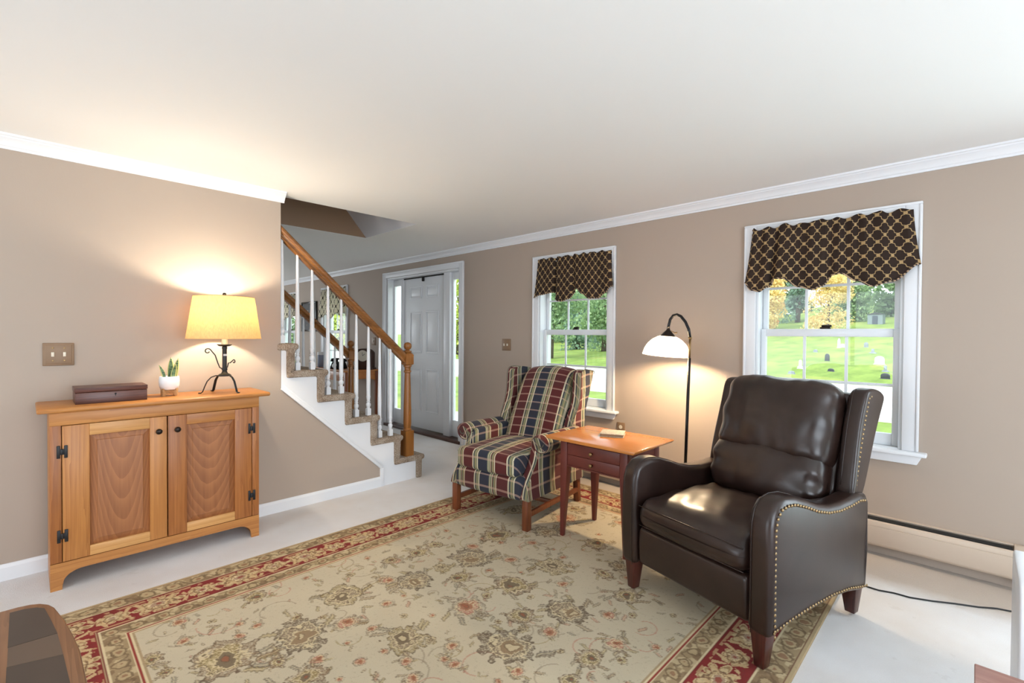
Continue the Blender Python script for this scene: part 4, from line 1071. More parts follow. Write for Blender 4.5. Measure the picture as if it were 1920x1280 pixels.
wc = thing('plaid_wing_chair', 'wing armchair in navy, burgundy and cream plaid standing at the far end of the rug', 'armchair', (-2.40, 2.56, RZ + 0.0012), R(7.5))
M_welt = plain('sage_welt', rgb(96, 92, 78), 0.9)
for sx in (-1, 1):
    obj('leg', B((sx * 0.308 - 0.0225, sx * 0.308 + 0.0225, -0.382, -0.337, 0, 0.20)), W_redleg, wc, bevel=0.003)
    bm = B((sx * 0.294 - 0.021, sx * 0.294 + 0.021, 0.295, 0.337, 0.0, 0.19))
    for v in bm.verts:
        if v.co.z < 0.05: v.co.y += 0.016
    obj('leg', bm, W_redleg, wc, bevel=0.003)
    obj('stretcher', B((sx * 0.302 - 0.0115, sx * 0.302 + 0.0115, -0.345, 0.305, 0.075, 0.108)), W_redleg, wc, bevel=0.002)
obj('stretcher', B((-0.295, 0.295, -0.05, -0.027, 0.078, 0.106)), W_redleg, wc, bevel=0.002)
# lower front panel and frame
bm = bmesh.new()
rbox(bm, 0.287, 0.06, 0.075, 0.03, fn=lambda x, y, z: (x, y - 0.018 * (1 - (x / 0.29) ** 2) * (1 if y < 0 else 0) - 0.008 * (1 - (z / 0.08) ** 2) * (1 if y < 0 else 0), z), c=(0, -0.335, 0.262))
obj('front_panel', bm, P_front, wc, smooth=True)
obj('seat_frame', B((-0.285, 0.285, -0.31, 0.345, 0.185, 0.34)), M_dark, wc, bevel=0.01)
# T-shaped seat cushion, crowned
def seat_fn(x, y, z):
    w = 1.0 + 0.06 * sm(-0.16, -0.22, y)
    cr = (1 - (x / 0.26) ** 2) * (1 - (y / 0.34) ** 2)
    yy = y - (0.022 * (1 - (x / 0.25) ** 2) if y < -0.2 else 0)
    return (x * w, yy, z + (0.030 * max(0, cr) if z > 0 else 0) - 0.0 * y)
bm = bmesh.new(); rbox(bm, 0.247, 0.300, 0.066, 0.032, k=5, m=14, fn=seat_fn, c=(0, -0.115, 0.402))
sc = obj('seat_cushion', bm, P_front, wc, smooth=True)
bm = bmesh.new()
for z in (0.362, 0.440):
    P = []
    for i in range(25):
        x = -0.248 + 0.496 * i / 24; P.append((x, -0.407 - 0.022 * (1 - (x / 0.30) ** 2), z + (0.012 * (1 - (x / 0.29) ** 2) if z > 0.4 else 0)))
    tube(bm, P, 0.0032, 6)
obj('welt', bm, P_front, sc, smooth=True)
# reclined back
def back_fn(x, y, z):
    s = (z + 0.33) / 0.66
    w = 1.0 - 0.14 * s
    yy = y + 0.30 * s + 0.02 * math.sin(s * math.pi) * (-1 if y < 0 else 0) - (0.030 * (1 - (x / 0.27) ** 2) if y < 0 else 0)
    zz = z - 0.03 * s - (0.028 * (x / 0.25) ** 2 * sm(0.8, 1.0, s))
    return (x * w, yy, zz)
bm = bmesh.new(); rbox(bm, 0.262, 0.075, 0.33, 0.06, k=5, m=14, fn=back_fn, c=(0, 0.155, 0.708))
obj('backrest', bm, P_front, wc, smooth=True)
# wings
wprof = smooth_poly([(0.165, 0.545), (0.195, 0.64), (0.260, 0.76), (0.278, 0.88), (0.284, 0.955), (0.310, 0.988), (0.37, 0.996), (0.45, 0.988), (0.512, 0.976), (0.516, 0.955), (0.46, 0.82), (0.395, 0.68), (0.37, 0.545), (0.26, 0.53)], 3)
for sx in (-1, 1):
    bm = slab(wprof, sx * 0.262, sx * 0.326, lambda x, y, z, sx=sx: (x + sx * 0.016 * sm(0.38, 0.26, y) * sm(0.55, 0.8, z), y, z))
    wg = obj('wing', bm, P_side if sx > 0 else P_sideL, wc, bevel=0.020, bseg=4, angle=50)
    bm = bmesh.new()
    P = [(sx * (0.331 + 0.016 * sm(0.38, 0.26, y) * sm(0.55, 0.8, z)), y, z) for y, z in wprof[1:28]]
    tube(bm, P, 0.003, 6); obj('welt', bm, M_welt, wg, smooth=True)
# rolled arms with side panels and swept front stumps
sprof = smooth_poly([(-0.245, 0.545), (-0.252, 0.47), (-0.275, 0.41), (-0.325, 0.345), (-0.372, 0.28), (-0.390, 0.22), (-0.380, 0.192)], 4)[:25]
sprof = [p for p in sprof if p[1] >= 0.185]
prof = sprof + [(-0.2, 0.19), (0.1, 0.185), (0.352, 0.185), (0.366, 0.30), (0.366, 0.545)]
for sx in (-1, 1):
    ms = P_side if sx > 0 else P_sideL
    bm = slab(prof, sx * 0.262, sx * 0.326, lambda x, y, z, sx=sx: (x + sx * (0.010 * sm(0.30, 0.20, z) - 0.006 * math.sin((z - 0.2) / 0.35 * math.pi)), y, z))
    obj('side_panel', bm, ms, wc, bevel=0.014, bseg=3, angle=50)
    bm = bmesh.new(); cx, cz, rr = sx * 0.338, 0.540, 0.064
    # scroll roll: slightly drooping towards the back
    tube(bm, [(cx, -0.262, cz - 0.002), (cx, -0.258, cz), (cx, -0.24, cz), (cx, -0.05, cz - 0.002), (cx * 0.99, 0.15, cz - 0.006), (cx * 0.98, 0.24, cz - 0.01)], [rr * 0.88, rr * 0.97, rr, rr * 0.99, rr * 0.97, rr * 0.9], 28)
    ar = obj('arm_roll', bm, ms, wc, smooth=True, angle=50)
    bm = bmesh.new()
    P = [(cx + sx * r_ * math.cos(a), -0.2635, cz + r_ * math.sin(a)) for r_, a in [(0.057 - 0.0062 * q, 2.6 - q * 0.62) for q in range(9)]]
    tube(bm, P, 0.0034, 6)
    obj('scroll_welt', bm, M_welt, ar, smooth=True)
    # inner face of the arm
    obj('inner_arm', B((min(sx * 0.245, sx * 0.29), max(sx * 0.245, sx * 0.29), -0.235, 0.26, 0.36, 0.565)), ms, wc, bevel=0.02, bseg=3)
bm = slab([(0.345, 0.19), (0.372, 0.19), (0.385, 0.55), (0.505, 0.945), (0.47, 0.95), (0.35, 0.55)], -0.30, 0.30); obj('outside_back', bm, P_front, wc, bevel=0.012)

# ================================================================== RED SIDE TABLE
tb = thing('side_table', 'barn-red side table with an orange wood top between the two armchairs', 'side table', (0, 0, RZ + 0.0012))
ZTt = 0.640 - RZ
bm = bmesh.new(); a0, a1, b0, b1 = -1.932, -1.300, 2.285, 2.748
prism(bm, [(a0, ZTt - 0.006), (a0 + 0.004, ZTt), (a1 - 0.004, ZTt), (a1, ZTt - 0.006), (a1 - 0.012, ZTt - 0.019), (a0 + 0.012, ZTt - 0.019)], 'y', b0, b1)
obj('tabletop', bm, W_tabletop, tb, bevel=0.002)
lx0, lx1, ly0, ly1 = -1.853, -1.378, 2.340, 2.712
for x, y, dx, dy in ((lx0, ly0, 1, 1), (lx1, ly0, -1, 1), (lx0, ly1, 1, -1), (lx1, ly1, -1, -1)):
    bm = B((min(x, x + dx * 0.05), max(x, x + dx * 0.05), min(y, y + dy * 0.05), max(y, y + dy * 0.05), 0.0, ZTt - 0.019))
    for v in bm.verts:
        if v.co.z < 0.01:
            if abs(v.co.x - x) > 0.01: v.co.x = x + dx * 0.024
            if abs(v.co.y - y) > 0.01: v.co.y = y + dy * 0.024
    # straight block above, taper starting below the apron
    bmesh.ops.bisect_plane(bm, geom=bm.verts[:] + bm.edges[:] + bm.faces[:], plane_co=(0, 0, 0.44), plane_no=(0, 0, 1))
    for v in bm.verts:
        if abs(v.co.z - 0.44) < 1e-3:
            v.co.x = x if abs(v.co.x - x) < 0.008 else x + dx * 0.05
            v.co.y = y if abs(v.co.y - y) < 0.008 else y + dy * 0.05
    obj('leg', bm, M_redpaint, tb, bevel=0.002)
za = 0.445
obj('apron', B((lx0 + 0.005, lx0 + 0.022, ly0 + 0.05, ly1 - 0.05, za, ZTt - 0.019)), M_redpaint, tb); obj('apron', B((lx1 - 0.022, lx1 - 0.005, ly0 + 0.05, ly1 - 0.05, za, ZTt - 0.019)), M_redpaint, tb)
obj('apron', B((lx0 + 0.05, lx1 - 0.05, ly1 - 0.022, ly1 - 0.005, za, ZTt - 0.019)), M_redpaint, tb)
obj('front_rail', B((lx0 + 0.05, lx1 - 0.05, ly0 + 0.004, ly0 + 0.022, za, za + 0.008), (lx0 + 0.05, lx1 - 0.05, ly0 + 0.004, ly0 + 0.022, 0.592, ZTt - 0.019)), M_redpaint, tb)
for z0, z1, kz in ((za + 0.010, 0.518, 0.484), (0.520, 0.590, 0.552)):
    d = obj('drawer', B((lx0 + 0.052, lx1 - 0.052, ly0 + 0.003, ly0 + 0.03, z0, z1)), M_redpaint, tb, bevel=0.0015)
    bm = bmesh.new(); lathe(bm, [(0.006, 0), (0.006, 0.008), (0.011, 0.013), (0.0125, 0.018), (0.009, 0.023), (0.001, 0.0245)], seg=18)
    bmesh.ops.transform(bm, matrix=Matrix.Translation((-1.618, ly0 + 0.003, kz)) @ Matrix.Rotation(R(90), 4, 'X'), verts=bm.verts)
    obj('knob', bm, M_brass, d, smooth=True)

bk = thing('coaster_book', 'small square notebook with a mottled tan cover lying on the red side table', 'book', (-1.632, 2.592, RZ + 0.0012 + ZTt), R(26))
M_cover = plain('mottled_cover', rgb(184, 170, 150), 0.7, noise=0.35, nscale=120)
for nm, bx, m in (('back_cover', (-0.072, 0.072, -0.072, 0.072, 0.0, 0.0025), M_cover), ('pages', (-0.070, 0.068, -0.069, 0.069, 0.0025, 0.016), plain('page_edges', rgb(140, 112, 84), 0.8)), ('front_cover', (-0.072, 0.072, -0.072, 0.072, 0.016, 0.019), M_cover)):
    obj(nm, B(bx), m, bk, bevel=0.001)
obj('spine', B((-0.0735, -0.0715, -0.072, 0.072, 0.0, 0.019)), M_cover, bk)

# ================================================================== LEATHER RECLINER (front faces -y)
rc = thing('leather_recliner', 'dark brown leather recliner with brass nailheads in front of the right window', 'armchair', (-0.80, 2.38, RZ + 0.0012), R(-14.5))
W_rleg = wood('dark_red_leg', rgb(84, 40, 32), rgb(48, 22, 18), 'z', 1, 0.3)
for sx in (-1, 1):
    for y, h, tp in ((-0.345, 0.165, 1), (0.350, 0.140, -1)):
        bm = B((sx * 0.332 - 0.035, sx * 0.332 + 0.035, y - 0.034, y + 0.034, 0, h))
        for v in bm.verts:
            if v.co.z < 0.01:
                v.co.x = sx * 0.332 + (v.co.x - sx * 0.332) * 0.55; v.co.y = y + (v.co.y - y) * 0.6 - 0.006 * tp
        obj('leg', bm, W_rleg, rc, bevel=0.003)
obj('seat_frame', B((-0.285, 0.285, -0.33, 0.34, 0.15, 0.33)), M_leather, rc, bevel=0.01)
bm = bmesh.new(); rbox(bm, 0.2855, 0.05, 0.092, 0.022, fn=lambda x, y, z: (x, y - (0.010 * (1 - (z / 0.1) ** 2) if y < 0 else 0), z), c=(0, -0.318, 0.232))
obj('footrest_panel', bm, M_leather, rc, smooth=True)
def rseat(x, y, z):
    cr = max(0, (1 - (x / 0.29) ** 2)) * max(0, 1 - (y / 0.30) ** 2)
    n = mnoise.noise(Vector((x * 5, y * 5, 3))) * 0.010 + mnoise.noise(Vector((x * 16, y * 14, z * 14))) * 0.0035
    side = 0.004 * math.sin(x * 60 + y * 35) * (1 if abs(x) > 0.2 else 0.4)
    if z > 0: return (x, y - 0.012 * (1 - (x / 0.29) ** 2) * (1 if y < -0.1 else 0), z + 0.040 * cr + n + side - 0.02 * sm(-0.18, -0.28, y))
    return (x, y - 0.018 * (1 - (x / 0.29) ** 2) * (1 if y < -0.1 else 0), z)
bm = bmesh.new(); rbox(bm, 0.287, 0.285, 0.072, 0.058, k=6, m=22, fn=rseat, c=(0, -0.105, 0.395))
rs = obj('seat_cushion', bm, M_leather, rc, smooth=True)
bm = bmesh.new(); P = []
for i in range(31):
    x = -0.272 + 0.544 * i / 30; P.append((x, -0.382 - 0.014 * (1 - (x / 0.29) ** 2), 0.433 + 0.006 * (1 - (x / 0.27) ** 2)))
tube(bm, P, 0.0026, 6)
P = [(p[0], p[1] + 0.004, p[2] - 0.095) for p in P]; tube(bm, P, 0.0026, 6)
obj('welt', bm, M_leather, rs, smooth=True)
# arms
AP = [(-0.388, 0.128), (-0.392, 0.30), (-0.392, 0.46), (-0.388, 0.55), (-0.372, 0.600), (-0.335, 0.634), (-0.285, 0.645), (-0.22, 0.640), (-0.14, 0.616), (-0.05, 0.582), (0.03, 0.562), (0.12, 0.553), (0.21, 0.556), (0.30, 0.566), (0.36, 0.556), (0.385, 0.52), (0.385, 0.30), (0.380, 0.115), (0.32, 0.122), (0.22, 0.142), (0.08, 0.155), (-0.10, 0.155), (-0.25, 0.146), (-0.34, 0.136)]
A0, A1 = 0.287, 0.383
M_nail = plain('brass_nailheads', rgb(150, 126, 92), 0.3, 1.0)
def nails(path, step, x, sx, r=0.0068):
    bm = bmesh.new(); path = [Vector(p) for p in path]; d = 0.0; acc = step / 2
    for a, b in zip(path, path[1:]):
        L = (b - a).length
        while acc <= d + L:
            p = a + (b - a) * ((acc - d) / L); acc += step
            ring = []
            for rr, h in ((r, 0.0), (r * 0.85, 0.0022), (r * 0.5, 0.0038)):
                ring.append([bm.verts.new((x + sx * h, p.x + rr * math.cos(k * math.pi / 4), p.y + rr * math.sin(k * math.pi / 4))) for k in range(8)])
            tp = bm.verts.new((x + sx * 0.0043, p.x, p.y))
            for i in range(2):
                for k in range(8): bm.faces.new((ring[i][k], ring[i][(k + 1) % 8], ring[i + 1][(k + 1) % 8], ring[i + 1][k]))
            for k in range(8): bm.faces.new((ring[2][k], ring[2][(k + 1) % 8], tp))
        d += L
    return bm
def inset_path(pts, d):
    out = []
    for i, p in enumerate(pts):
        a = Vector(pts[max(i - 1, 0)]); b = Vector(pts[min(i + 1, len(pts) - 1)]); t = (b - a).normalized()
        out.append(tuple(Vector(p) + Vector((t.y, -t.x)) * d))
    return out
for sx in (-1, 1):
    def armfn(x, y, z, sx=sx):
        return (x + sx * 0.006 * math.sin(max(0, min(1, (z - 0.13) / 0.5)) * math.pi), y, z)
    bm = slab(AP, sx * A0, sx * A1, armfn)
    ar = obj('arm', bm, M_leather, rc, bevel=0.026, bseg=5, angle=60)
    up = AP[0:15]
    npth = inset_path(up, 0.030)
    bm = nails(npth, 0.021, sx * (A1 + 0.003), sx)
    low = [(p[0], p[1] + 0.024) for p in AP[17:]] + [(AP[0][0] + 0.026, AP[0][1] + 0.026)]
    b2 = nails(low, 0.021, sx * (A1 + 0.002), sx); me = bpy.data.meshes.new('tmp'); b2.to_mesh(me); b2.free(); bm.from_mesh(me); bpy.data.meshes.remove(me)
    obj('nailhead_trim', bm, M_nail, ar, smooth=True)
    bm = bmesh.new(); tube(bm, [(sx * (A0 + 0.022), p[0] - 0.0005, p[1] + 0.0005) for p in AP[0:12]], 0.0016, 6)
    obj('stitched_seam', bm, M_leather, ar, smooth=True)
# wings on the back
WP = smooth_poly([(0.275, 0.56), (0.300, 0.68), (0.345, 0.84), (0.385, 0.96), (0.412, 1.006), (0.465, 1.018), (0.535, 1.008), (0.585, 0.98), (0.576, 0.93), (0.510, 0.80), (0.450, 0.66), (0.395, 0.545), (0.34, 0.525), (0.295, 0.535)], 3)
for sx in (-1, 1):
    def wfn(x, y, z, sx=sx):
        return (x + sx * (0.008 * sm(0.36, 0.26, y)) + sx * 0.004 * sm(0.85, 1.02, z), y, z)
    bm = slab(WP, sx * 0.284, sx * 0.358, wfn)
    w = obj('wing', bm, M_leather, rc, bevel=0.024, bseg=5, angle=50)
    front = [p for p in WP[1:15]]
    bm = nails(inset_path(front, 0.034), 0.021, sx * 0.3595, sx, 0.0064)
    obj('nailhead_trim', bm, M_nail, w, smooth=True)
    bm = bmesh.new(); tube(bm, [(sx * (0.306 + 0.008 * sm(0.36, 0.26, y)), y - 0.0006, z) for y, z in WP[1:14]], 0.0018, 6); obj('stitched_seam', bm, M_leather, w, smooth=True)
bm = slab([(0.20, 0.16), (0.36, 0.16), (0.39, 0.55), (0.535, 0.985), (0.42, 0.99), (0.26, 0.50)], -0.285, 0.285); obj('outside_back', bm, M_leather, rc, bevel=0.02, bseg=3)
# two stuffed back pillows
def pillow(hx, hy, hz, r, tilt, c, seed, bul):
    ct, st = math.cos(tilt), math.sin(tilt)
    def fn(x, y, z):
        u, v = x / hx, z / hz
        b = max(0, 1 - u * u) * max(0, 1 - v * v)
        pinch = 0.014 * (abs(u) ** 6) * math.sin(v * 9 + seed) * (1 - 0.3 * abs(v)) + 0.005 * (abs(v) ** 4) * math.sin(u * 22 + seed)
        wr = mnoise.noise(Vector((x * 7 + seed, z * 9, seed))) * 0.008 + mnoise.noise(Vector((x * 20 + seed, z * 11, seed))) * 0.003
        yy = y + ((-bul * b ** 0.6 + wr + pinch) if y < 0 else 0.0)
        zz = z + (0.012 * (1 - u * u) if z > 0 else -0.008 * (1 - u * u)) + (0.010 * math.sin(u * 5 + seed) * (1 - abs(u)) if z > 0 else 0)
        return (x * (1 - 0.035 * v * v), yy * ct + zz * st, zz * ct - yy * st)
    bm = bmesh.new(); rbox(bm, hx, hy, hz, r, k=6, m=22, fn=fn, c=c); return bm
obj('lower_back_pillow', pillow(0.276, 0.085, 0.135, 0.060, R(16), (0, 0.235, 0.575), 1.7, 0.042), M_leather, rc, smooth=True)
up_ = obj('upper_back_pillow', pillow(0.280, 0.108, 0.214, 0.080, R(20), (0, 0.346, 0.820), 4.2, 0.050), M_leather, rc, smooth=True)

# ================================================================== FLOOR LAMP
fl = thing('floor_lamp', 'black arched floor lamp with a lit white glass shade between the armchairs', 'lamp', (-1.418, 3.15, 0))
M_blk = plain('glossy_black_metal', rgb(22, 22, 24), 0.22, 0.4)
bm = bmesh.new(); lathe(bm, [(0.135, 0.0), (0.135, 0.012), (0.125, 0.018), (0.03, 0.026), (0.018, 0.04), (0.001, 0.041)], seg=40); obj('base', bm, M_blk, fl, smooth=True, angle=40)
LEAN = lambda z: 0.032 * z / 1.25
bm = bmesh.new(); tube(bm, [(0, 0, 0.03), (LEAN(0.6), 0, 0.6), (LEAN(1.12), 0, 1.12)], 0.0105, 14)
obj('pole', bm, M_blk, fl, smooth=True)
SC = Vector((-0.124, 0, 0))
P = [(LEAN(1.12), 0, 1.12), (LEAN(1.25), 0, 1.25), (0.022, 0, 1.315), (-0.002, 0, 1.366), (-0.034, 0, 1.405), (-0.062, 0, 1.418), (-0.090, 0, 1.412), (-0.112, 0, 1.385), (-0.122, 0, 1.345), (-0.126, 0, 1.318)]
bm = bmesh.new(); tube(bm, P[:2], 0.008, 12); tube(bm, [P[1], (LEAN(1.27), 0, 1.262)], 0.0125, 12); obj('joint', bm, M_brass, fl, smooth=True)
bm = bmesh.new(); tube(bm, P[1:], 0.0098, 14); obj('gooseneck', bm, M_blk, fl, smooth=True)
tilt = Matrix.Translation((-0.129, 0, 1.262)) @ Matrix.Rotation(R(4.5), 4, 'Y')
bm = bmesh.new(); lathe(bm, [(0.006, 0.066), (0.011, 0.060), (0.013, 0.05), (0.050, 0.010), (0.050, 0.004), (0.046, 0.002)], seg=32); bm.transform(tilt); obj('shade_holder', bm, M_bronze, fl, smooth=True, angle=40)
bm = bmesh.new()
lathe(bm, [(0.040, 0.008), (0.065, 0.000), (0.100, -0.020), (0.130, -0.050), (0.150, -0.086), (0.160, -0.122), (0.161, -0.128)], seg=56, cap=False); bm.transform(tilt)
obj('glass_shade', bm, shade_mat('opal_glass', rgb(255, 253, 250), 0.74, False), fl, smooth=True, angle=80)
bm = bmesh.new(); lathe(bm, [(0.012, 0.0), (0.014, -0.03), (0.017, -0.034), (0.013, -0.038), (0.001, -0.040)], seg=20); bm.transform(tilt); obj('bulb', bm, M_bulb, fl, smooth=True)
bm = bmesh.new(); tube(bm, [(0.02, 0, 0.045), (0.05, 0, 0.034)], 0.003, 8); tube(bm, [(0.05, 0, 0.034), (0.066, 0, 0.036)], 0.005, 8); bm.transform(tilt); obj('switch_key', bm, M_brass, fl, smooth=True)
pl = bpy.data.lights.new('floor_lamp_light', 'POINT'); pl.energy = 46; pl.color = (1.0, 0.75, 0.46); pl.shadow_soft_size = 0.03
po = bpy.data.objects.new('floor_lamp_light', pl); COL.objects.link(po); po.location = (-1.418 - 0.137, 3.15, 1.212)

# ================================================================== VALANCES
def valance(name, label, cx, tops, bots, m, ztop=1.993, ripple=(), group=None, seed=0):
    """gathered cloth on a rod pocket: tops/bots are (x offset, z) of the heading and of the scalloped hem"""
    t = thing(name, label, 'valance', (cx, YW, 0), group=group)
    x0, x1 = tops; nx, nz = 150, 34
    def hem(s):
        for (a, za), (b, zb) in zip(bots, bots[1:]):
            if a <= s <= b:
                q = (s - a) / (b - a); q = q * q * (3 - 2 * q); return za + (zb - za) * q
        return bots[-1][1]
    bm = bmesh.new(); uvl = bm.loops.layers.uv.new('UVMap'); rows = []
    W = x1 - x0; cloth = W * 1.21
    for j in range(nz + 1):
        v = j / nz; row = []
        for i in range(nx + 1):
            s = i / nx
            zt = ztop + 0.010 * mnoise.noise(Vector((s * 26, seed, 0))) + 0.008 * math.sin(s * 55 + seed)
            zb = hem(s)
            z = zt + (zb - zt) * v
            flare = 1 + 0.085 * v ** 1.4
            x = (x0 + x1) / 2 + (s - 0.5) * W * flare
            gath = 0.0
            for g, wd, am in ripple: gath += am * math.exp(-((s - g) / wd) ** 2)
            fold = 0.009 * math.sin(s * 62 + 3 * math.sin(s * 9 + seed)) * (1 - 0.75 * v) + 0.010 * math.sin(s * 21 + seed) * (0.4 + v)
            y = -0.050 - 0.024 * v ** 0.8 + fold * 0.8 + gath * (0.3 + v)
            if v < 0.10: y += 0.008 * math.sin(v / 0.10 * math.pi) - 0.006
            edge = min(s, 1 - s)
            if edge < 0.03: y += 0.028 * (1 - edge / 0.03)
            row.append((x, y, z, s, v))
        rows.append(row)
    V = [[bm.verts.new(p[:3]) for p in row] for row in rows]
    for j in range(nz):
        for i in range(nx):
            f = bm.faces.new((V[j][i], V[j + 1][i], V[j + 1][i + 1], V[j][i + 1]))
            for l, (a, b) in zip(f.loops, ((j, i), (j + 1, i), (j + 1, i + 1), (j, i + 1))):
                p = rows[a][b]
                warp = 0.007 * math.sin(p[3] * 62 + 3 * math.sin(p[3] * 9 + seed)) * (1 - p[4]) + 0.004 * math.sin(p[3] * 21 + seed)
                l[uvl].uv = (p[3] * cloth + warp, p[2] + 0.006 * math.sin(p[3] * 14 + seed))
    cl = obj('cloth', bm, m, t, smooth=True)
    so = cl.modifiers.new('thick', 'SOLIDIFY'); so.thickness = 0.002; so.offset = 1
    # twisted cord along the hem
    bm = bmesh.new(); P = [(r[0], r[1] - 0.002, r[2]) for r in rows[-1]]
    tube(bm, P, [0.0042 + 0.0016 * (i % 2) for i in range(len(P))], 6)
    obj('cord_trim', bm, M_cord if m is M_val else M_cordc, t, smooth=True)
    bm = bmesh.new(); tube(bm, [(x0 + 0.01, -0.031, ztop - 0.030), (x1 - 0.01, -0.031, ztop - 0.030)], 0.0045, 10)
    tube(bm, [(x0 + 0.012, -0.031, ztop - 0.030), (x0 + 0.012, -0.0202, ztop - 0.030)], 0.004, 8); tube(bm, [(x1 - 0.012, -0.031, ztop - 0.030), (x1 - 0.012, -0.0202, ztop - 0.030)], 0.004, 8)
    obj('rod', bm, M_white, t, smooth=True)
    return t

def cordmat(nm, a, b):
    t = NT(nm); w = t.n.new('ShaderNodeTexWave'); t.set(w.inputs['Vector'], t.coord()); w.bands_direction = 'DIAGONAL'; w.inputs['Scale'].default_value = 22
    t.base(t.ramp(w.outputs[1], [(0.45, a), (0.55, b)])); t.rough(0.7); return t.m
M_cord = cordmat('brown_cream_cord', rgb(44, 30, 25), rgb(182, 154, 124)); M_cordc = cordmat('cream_cord', rgb(60, 50, 46), rgb(208, 196, 176))
valance('window_valance', 'dark brown trellis-patterned valance on the window behind the leather recliner', WIN[0], (-0.420, 0.430),
        [(0.0, 1.640), (0.055, 1.585), (0.115, 1.572), (0.165, 1.600), (0.205, 1.652), (0.26, 1.648), (0.36, 1.590), (0.45, 1.566), (0.50, 1.585), (0.555, 1.650), (0.60, 1.655), (0.69, 1.605), (0.775, 1.566), (0.87, 1.590), (1.0, 1.680)], M_val,
        ripple=((0.18, 0.022, 0.038), (0.53, 0.03, 0.026)), seed=0.6)
valance('window_valance', 'dark brown trellis-patterned valance on the window behind the plaid wing chair', WIN[1], (-0.395, 0.435),
        [(0.0, 1.632), (0.14, 1.652), (0.28, 1.672), (0.30, 1.62), (0.36, 1.585), (0.42, 1.580), (0.50, 1.60), (0.535, 1.655), (0.58, 1.688), (0.66, 1.640), (0.76, 1.592), (0.84, 1.592), (0.92, 1.63), (1.0, 1.688)], M_val,
        ripple=((0.29, 0.02, 0.040), (0.535, 0.025, 0.03)), seed=2.1)
valance('window_valance', 'cream trellis-patterned valance on the dining window nearer the front door', WIN[2], (-0.43, 0.43),
        [(0.0, 1.56), (0.12, 1.53), (0.25, 1.575), (0.33, 1.585), (0.5, 1.52), (0.65, 1.56), (0.74, 1.60), (0.88, 1.54), (1.0, 1.60)], M_valc, seed=3.3)
valance('window_valance', 'cream trellis-patterned valance on the dining window beyond the dark picture', WIN[3], (-0.43, 0.43),
        [(0.0, 1.56), (0.12, 1.53), (0.25, 1.575), (0.33, 1.585), (0.5, 1.52), (0.65, 1.56), (0.74, 1.60), (0.88, 1.54), (1.0, 1.60)], M_valc, seed=5.1)

# ================================================================== DINING ROOM THROUGH THE BALUSTERS
dk = thing('writing_desk', 'cherry writing desk against the wall between the dining window and the front door', 'desk', (0, 0, 0))
dx0, dx1, dy0, dy1, dz = -7.05, -5.99, 2.965, 3.47, 0.775
obj('desktop', B((dx0 - 0.02, dx1 + 0.02, dy0 - 0.02, dy1, dz - 0.022, dz)), W_desk, dk, bevel=0.005)
for x in (dx0, dx1 - 0.045):
    for y in (dy0, dy1 - 0.06):
        bm = B((x, x + 0.045, y, y + 0.045, 0, dz - 0.022))
        for v in bm.verts:
            if v.co.z < 0.01: v.co.x = x + 0.0225 + (v.co.x - x - 0.0225) * 0.6; v.co.y = y + 0.0225 + (v.co.y - y - 0.0225) * 0.6
        obj('leg', bm, wood('cherry_leg', rgb(150, 84, 48), rgb(104, 54, 28), 'z', 1, 0.35) if 'cherry_leg' not in bpy.data.materials else bpy.data.materials['cherry_leg'], dk, bevel=0.002)
bm = bmesh.new(); prism(bm, [(dy0 + 0.045, dz - 0.022), (dy0 + 0.045, dz - 0.15), (dy0 + 0.12, dz - 0.125), (dy1 - 0.135, dz - 0.125), (dy1 - 0.06, dz - 0.15), (dy1 - 0.06, dz - 0.022)], 'x', dx1 - 0.035, dx1 - 0.012); obj('apron', bm, W_desk, dk)
bm = bmesh.new(); prism(bm, [(dy0 + 0.045, dz - 0.022), (dy0 + 0.045, dz - 0.15), (dy1 - 0.06, dz - 0.15), (dy1 - 0.06, dz - 0.022)], 'x', dx0 + 0.012, dx0 + 0.035); obj('apron', bm, W_desk, dk)
obj('apron', B((dx0 + 0.045, dx1 - 0.045, dy1 - 0.03, dy1 - 0.015, dz - 0.15, dz - 0.022)), W_desk, dk)
for a in (dx0 + 0.05, (dx0 + dx1) / 2 + 0.003):
    b = a + (dx1 - dx0) / 2 - 0.056
    d = obj('drawer', B((a, b, dy0 + 0.006, dy0 + 0.03, dz - 0.15, dz - 0.026)), W_desk, dk, bevel=0.003)
    bm = bmesh.new(); lathe(bm, [(0.006, 0), (0.012, 0.012), (0.009, 0.02), (0.001, 0.021)], seg=14); bmesh.ops.transform(bm, matrix=Matrix.Translation(((a + b) / 2, dy0 + 0.006, dz - 0.09)) @ Matrix.Rotation(R(90), 4, 'X'), verts=bm.verts); obj('knob', bm, M_brass, d, smooth=True)

ck = thing('mantel_clock', 'dark dome-topped wooden clock on the cherry desk', 'clock', (-6.10, 3.30, dz), R(40))
bm = bmesh.new(); prof = [(-0.13, 0), (0.13, 0), (0.13, 0.22)] + [(0.13 * math.cos(a), 0.22 + 0.07 * math.sin(a)) for a in [R(q) for q in range(15, 166, 15)]] + [(-0.13, 0.22)]
prism(bm, prof, 'y', -0.06, 0.06); obj('case', bm, wood('dark_walnut', rgb(72, 42, 32), rgb(40, 24, 20), 'z', 1, 0.35), ck, bevel=0.006)
obj('plinth', B((-0.145, 0.145, -0.07, 0.07, 0, 0.025)), bpy.data.materials['dark_walnut'], ck, bevel=0.004)
bm = bmesh.new(); lathe(bm, [(0.075, 0), (0.078, 0.006), (0.07, 0.008), (0.001, 0.008)], seg=32); bmesh.ops.transform(bm, matrix=Matrix.Translation((0, -0.06, 0.19)) @ Matrix.Rotation(R(90), 4, 'X'), verts=bm.verts); obj('dial', bm, plain('pale_dial', rgb(214, 206, 190), 0.4), ck, smooth=True, angle=40)
